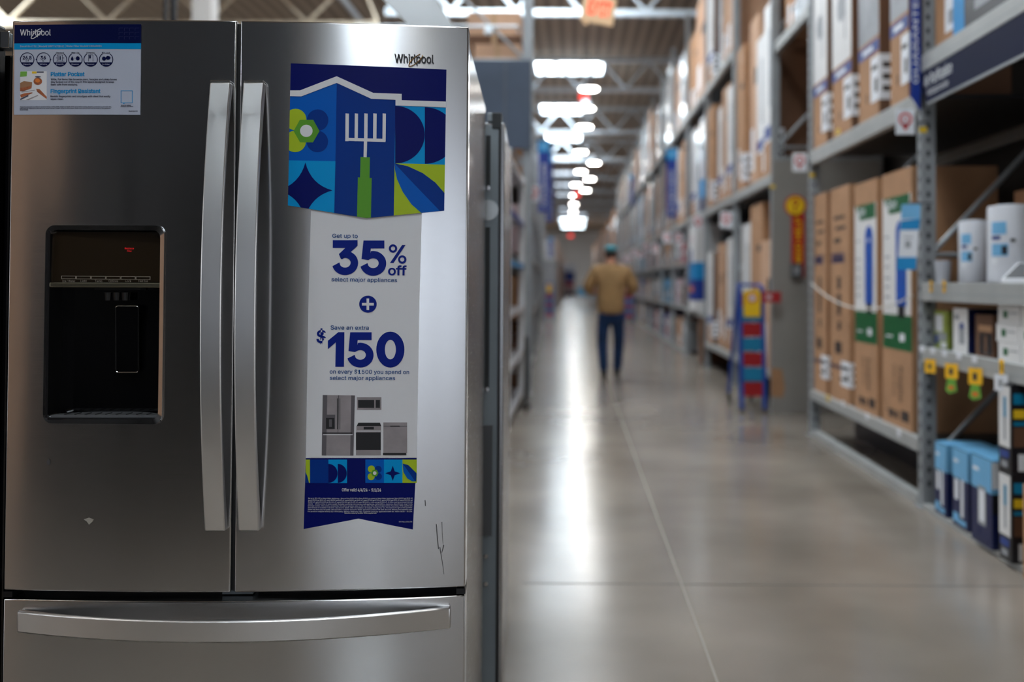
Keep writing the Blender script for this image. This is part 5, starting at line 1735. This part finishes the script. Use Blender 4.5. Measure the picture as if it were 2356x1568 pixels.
# =================================================================== EXIT SIGN AND FAR EXIT LIGHTS
Ye = 9.3
p = atY(1378, 22, Ye)
t = thing('exit_sign', 'beige hanging sign with red EXIT letters at the top of the picture', 'exit sign', tuple(p), 0)
t.rotation_euler = (0, R(9), R(6))
MB().box(-.155, .155, 0, .04, -.13, .13, 'exit_face').build('housing', t, bevel=.008)
mb = MB(); text3d(mb, 'EXIT', (-.105, -.003, -.055), (1, 0, 0), (0, 0, 1), .22, 'exit_red', height=.13, bold=.035); mb.build('lettering', t)
mb = MB(); mb.cyl((0, .02, .13), (0, .02, .22), .02, .02, 'rack_dark', 8); mb.cyl((0, .02, .22), (.6, .02, CEIL - p.z + .09), .008, .008, 'rack_dark', 6); mb.build('stem', t)
MB().cyl((-.10, .02, -.16), (-.10, .02, -.13), .02, .025, 'exit_face', 10).build('test_lamp', t)
for px, py, Y, lb in ((1343, 222, 24, 'small glowing red exit light below the second lamp'), (1327, 447, 50, 'tiny red exit light near the middle of the far ceiling'), (1313, 542, 75, 'tiny red exit light at the far end of the aisle')):
    p = atY(px, py, Y)
    w_ = .22 if Y < 30 else .3
    mb = MB(); mb.box(-w_ / 2, w_ / 2, 0, .06, -w_ * .3, w_ * .3, 'exit_glow'); mb.cyl((0, .03, w_ * .3), (0, .03, CEIL - p.z - .002), .01, .01, 'rack_dark', 5)
    tag(mb.build('exit_light', None, tuple(p)), lb, 'exit sign', 'red exit lights over the aisle')

# =================================================================== THE WALKING PERSON
def skin_mesh(name, verts, edges, radii, mat, parent, sub=2, root=0, solid_mat=None):
    me = bpy.data.meshes.new(name)
    me.from_pydata(verts, edges, [])
    o = bpy.data.objects.new(name, me)
    COL.objects.link(o)
    sk = o.modifiers.new('skin', 'SKIN')
    sk.use_smooth_shade = True
    lay = me.skin_vertices[0].data
    for i, r_ in enumerate(radii):
        lay[i].radius = r_ if isinstance(r_, tuple) else (r_, r_)
        lay[i].use_root = (i == root)
    o.modifiers.new('sub', 'SUBSURF').levels = sub
    dg = bpy.context.evaluated_depsgraph_get()
    me2 = bpy.data.meshes.new_from_object(o.evaluated_get(dg))
    bpy.data.objects.remove(o)
    me2.name = name
    me2.materials.clear()
    me2.materials.append(MATS[mat])
    for p_ in me2.polygons: p_.use_smooth = True; p_.material_index = 0
    o2 = bpy.data.objects.new(name, me2)
    COL.objects.link(o2)
    o2.parent = parent
    return o2


pp = atZ(1405, 866, 0)
man = thing('person', 'person in a tan jacket, dark jeans and teal cap walking away down the aisle', 'person', (pp.x, pp.y, 0), R(2))
V = [(0, 0, .90), (0, 0, 1.05), (0, 0, 1.22), (0, -.02, 1.38), (0, -.01, 1.47), (0, .02, 1.54), (0, .03, 1.61),            # 0-6 pelvis .. head
     (-.17, -.02, 1.38), (-.27, .0, 1.14), (-.20, .25, 1.10),                                                              # left arm 7-9
     (.17, -.02, 1.38), (.27, .0, 1.14), (.20, .25, 1.10),                                                                 # right arm 10-12
     (-.09, 0, .84), (-.10, .04, .47), (-.085, -.02, .09), (-.09, .10, .04),                                               # left leg 13-16
     (.09, 0, .84), (.105, .10, .47), (.09, .16, .09), (.095, .28, .04)]                                                   # right leg 17-20
E_ = [(0, 1), (1, 2), (2, 3), (3, 4), (4, 5), (5, 6), (3, 7), (7, 8), (8, 9), (3, 10), (10, 11), (11, 12), (0, 13), (13, 14), (14, 15), (15, 16), (0, 17), (17, 18), (18, 19), (19, 20)]
RD = [(.15, .11), (.14, .10), (.15, .11), (.14, .09), (.055, .055), (.075, .085), (.075, .09), .055, .042, .03, .055, .042, .03, .08, .055, .038, .035, .08, .055, .038, .035]
# hands: palm and five fingers each, holding something in front
for s_, wv in ((-1, 9), (1, 12)):
    wx, wy, wz = V[wv]
    pi_ = len(V); V.append((wx - s_ * .01, wy + .05, wz + .01)); RD.append((.022, .032)); E_.append((wv, pi_))
    for q, (dz, ln) in enumerate(((.030, .065), (.012, .075), (-.008, .072), (-.028, .058))):
        a0_ = len(V); V.append((wx - s_ * .02, wy + .085, wz + .01 + dz)); RD.append(.0095); E_.append((pi_, a0_))
        V.append((wx - s_ * .03, wy + .085 + ln * .5, wz + .008 + dz)); RD.append(.009); E_.append((a0_, a0_ + 1))
        V.append((wx - s_ * .055, wy + .085 + ln * .75, wz + .004 + dz)); RD.append(.008); E_.append((a0_ + 1, a0_ + 2))
    a0_ = len(V); V.append((wx - s_ * .035, wy + .045, wz + .045)); RD.append(.011); E_.append((pi_, a0_))
    V.append((wx - s_ * .06, wy + .075, wz + .055)); RD.append(.009); E_.append((a0_, a0_ + 1))
body = skin_mesh('body', V, E_, RD, 'skin', man)
# face and ears
mb = MB()
for s_ in (-1, 1):
    mb.lathe(s_ * .082, .03, [(.004, 1.585), (.012, 1.60), (.013, 1.615), (.004, 1.63)], 'skin', 8)
mb.prism([(-.012, .118, 1.585), (.012, .118, 1.585), (0, .118, 1.62)], (0, .02, -.005), 'skin')
mb.build('face', man)
mb = MB()
for s_ in (-1, 1): mb.cyl((s_ * .03, .112, 1.622), (s_ * .03, .120, 1.622), .009, .007, 'shoe', 8)
mb.build('eye', man)
jk = skin_mesh('jacket', [(0, 0, .80), (0, -.005, .90), (0, -.01, 1.05), (0, -.02, 1.22), (0, -.02, 1.37), (0, -.005, 1.49), (-.20, -.02, 1.37), (-.31, -.01, 1.16), (-.24, .20, 1.09), (.20, -.02, 1.37), (.31, -.01, 1.16), (.24, .20, 1.09)],
                [(0, 1), (1, 2), (2, 3), (3, 4), (4, 5), (4, 6), (6, 7), (7, 8), (4, 9), (9, 10), (10, 11)],
                [(.19, .15), (.20, .16), (.20, .16), (.215, .16), (.185, .14), (.075, .075), (.10, .10), (.085, .085), (.05, .05), (.10, .10), (.085, .085), (.05, .05)], 'jacket', man, root=0)
jn = skin_mesh('jeans', [(0, 0, .90), (0, 0, .82), (-.095, 0, .76), (-.11, .04, .46), (-.09, -.02, .05), (.095, 0, .76), (.115, .10, .46), (.095, .16, .05)],
                [(0, 1), (1, 2), (2, 3), (3, 4), (1, 5), (5, 6), (6, 7)], [(.16, .12), (.16, .12), .10, .08, .065, .10, .08, .065], 'jeans', man)
for s_, fx, fy in ((-1, -.09, -.02), (1, .095, .16)):
    skin_mesh('shoe', [(fx, fy - .06, .045), (fx, fy + .04, .045), (fx, fy + .14, .035), (fx, fy + .20, .032)], [(0, 1), (1, 2), (2, 3)], [(.045, .045), (.05, .045), (.05, .034), (.04, .028)], 'shoe', man)
skin_mesh('hair', [(0, .005, 1.545), (0, .0, 1.60), (0, .005, 1.65)], [(0, 1), (1, 2)], [(.075, .06), (.095, .085), (.09, .09)], 'hair', man)
cp_ = skin_mesh('cap', [(0, .01, 1.655), (0, .012, 1.70), (0, .015, 1.72)], [(0, 1), (1, 2)], [(.105, .11), (.10, .105), (.05, .05)], 'cap_teal', man)
mb = MB(); mb.prism([(.075 * math.cos(R(a_)), .06 + .13 * math.sin(R(a_)), 1.655) for a_ in range(0, 181, 15)], (0, 0, .006), 'cap_teal'); mb.build('brim', cp_)

# grey cart far down the aisle
pc = atZ(1348, 702, 0)
ct = thing('flat_cart', 'grey cart standing far down the aisle left of the walking person', 'cart', (pc.x, pc.y, 0))
mb = MB(); mb.box(-.5, .5, 0, 1.3, .22, .30, 'cart_grey'); mb.build('platform', ct)
mb = MB()
for xx in (-.48, .48): mb.cyl((xx, .02, .3), (xx, .02, 1.15), .025, .025, 'cart_grey', 8)
mb.cyl((-.48, .02, 1.15), (.48, .02, 1.15), .025, .025, 'cart_grey', 8); mb.box(-.46, .46, .01, .03, .5, .95, 'carton_sky'); mb.build('handle', ct)
for xx in (-.42, .42):
    for yy in (.15, 1.15): mb = MB(); mb.cyl((xx - .02, yy, .11), (xx + .02, yy, .11), .11, .11, 'rubber', 14); mb.build('wheel', ct)

# =================================================================== BEHIND THE CAMERA (unseen hall, and things added for the steel doors to mirror)
mk('outer_wall', rgb(150, 140, 130), .8)
mb = MB(); mb.box(-45, -3.4, -32.3, -32, 0, CEIL, 'outer_wall'); mb.box(7.4, 45, -32.3, -32, 0, CEIL, 'outer_wall'); mb.box(-3.4, 7.4, -32.3, -32, 5.2, CEIL, 'outer_wall')
struct(mb.build('wall_back'))
mb = MB()
mk('reflection_glow', (0.80, 0.88, 1.0, 1), .3, emit=.55)  # glow added to brighten the reflection in the right door
for x_ in (-3.4, -.7, 2.0, 4.7, 7.32): mb.box(x_, x_ + .08, -32.15, -32.05, 0, 5.2, 'rack_dark')
mb.box(-3.4, 7.4, -32.24, -32.2, 0, 5.2, 'reflection_glow')
mb.box(-3.4, 7.4, -32.2, -32.1, 2.4, 2.48, 'rack_dark')
struct(mb.build('glow_panel_1'))
for i, (x0, y0, wd, hh__) in enumerate([(-2.15, -.8, .9, 1.78), (-3.1, -.8, .9, 1.78)]):  # black shapes added so the doors mirror something dark
    t = thing('refrigerator', 'black refrigerator added behind the camera to darken the reflection, %s from the aisle' % ORD[i], 'refrigerator', (x0 + .45, y0, 0), 0, 'refrigerators added behind the camera')
    MB().box(-.45, .45, -.75, -.07, .05, 1.74, 'black_enamel').build('cabinet', t)
    MB().box(-.45, -.003, -.065, .0, .65, 1.76, 'black_enamel').build('door', t, bevel=.005)
    MB().box(.003, .45, -.065, .0, .65, 1.76, 'black_enamel').build('door', t, bevel=.005)
    MB().box(-.45, .45, -.065, .0, .08, .63, 'black_enamel').build('freezer_drawer', t, bevel=.005)
mb = MB(); mb.box(-3.45, -1.06, -2.05, -1.9, 0, 5.0, 'dark_slate')  # unseen dark board, sized to darken the middle of the mirrored view
tag(mb.build('baffle'), 'tall dark partition added behind the camera to darken the door reflections', 'baffle')

for i in range(4):  # unseen stack added for the warm band mirrored in the left door
    for j in range(3):
        carton(-1, -4.0 - 1.0 * j, -3.4, -2.5, .002 + 1.1 * i, 1.09, .95, 'big brown carton added behind the camera to warm the reflection, %s layer, %s column' % (ORD[i], ORD[j]), 'cartons added behind the camera', 'cardboard3')
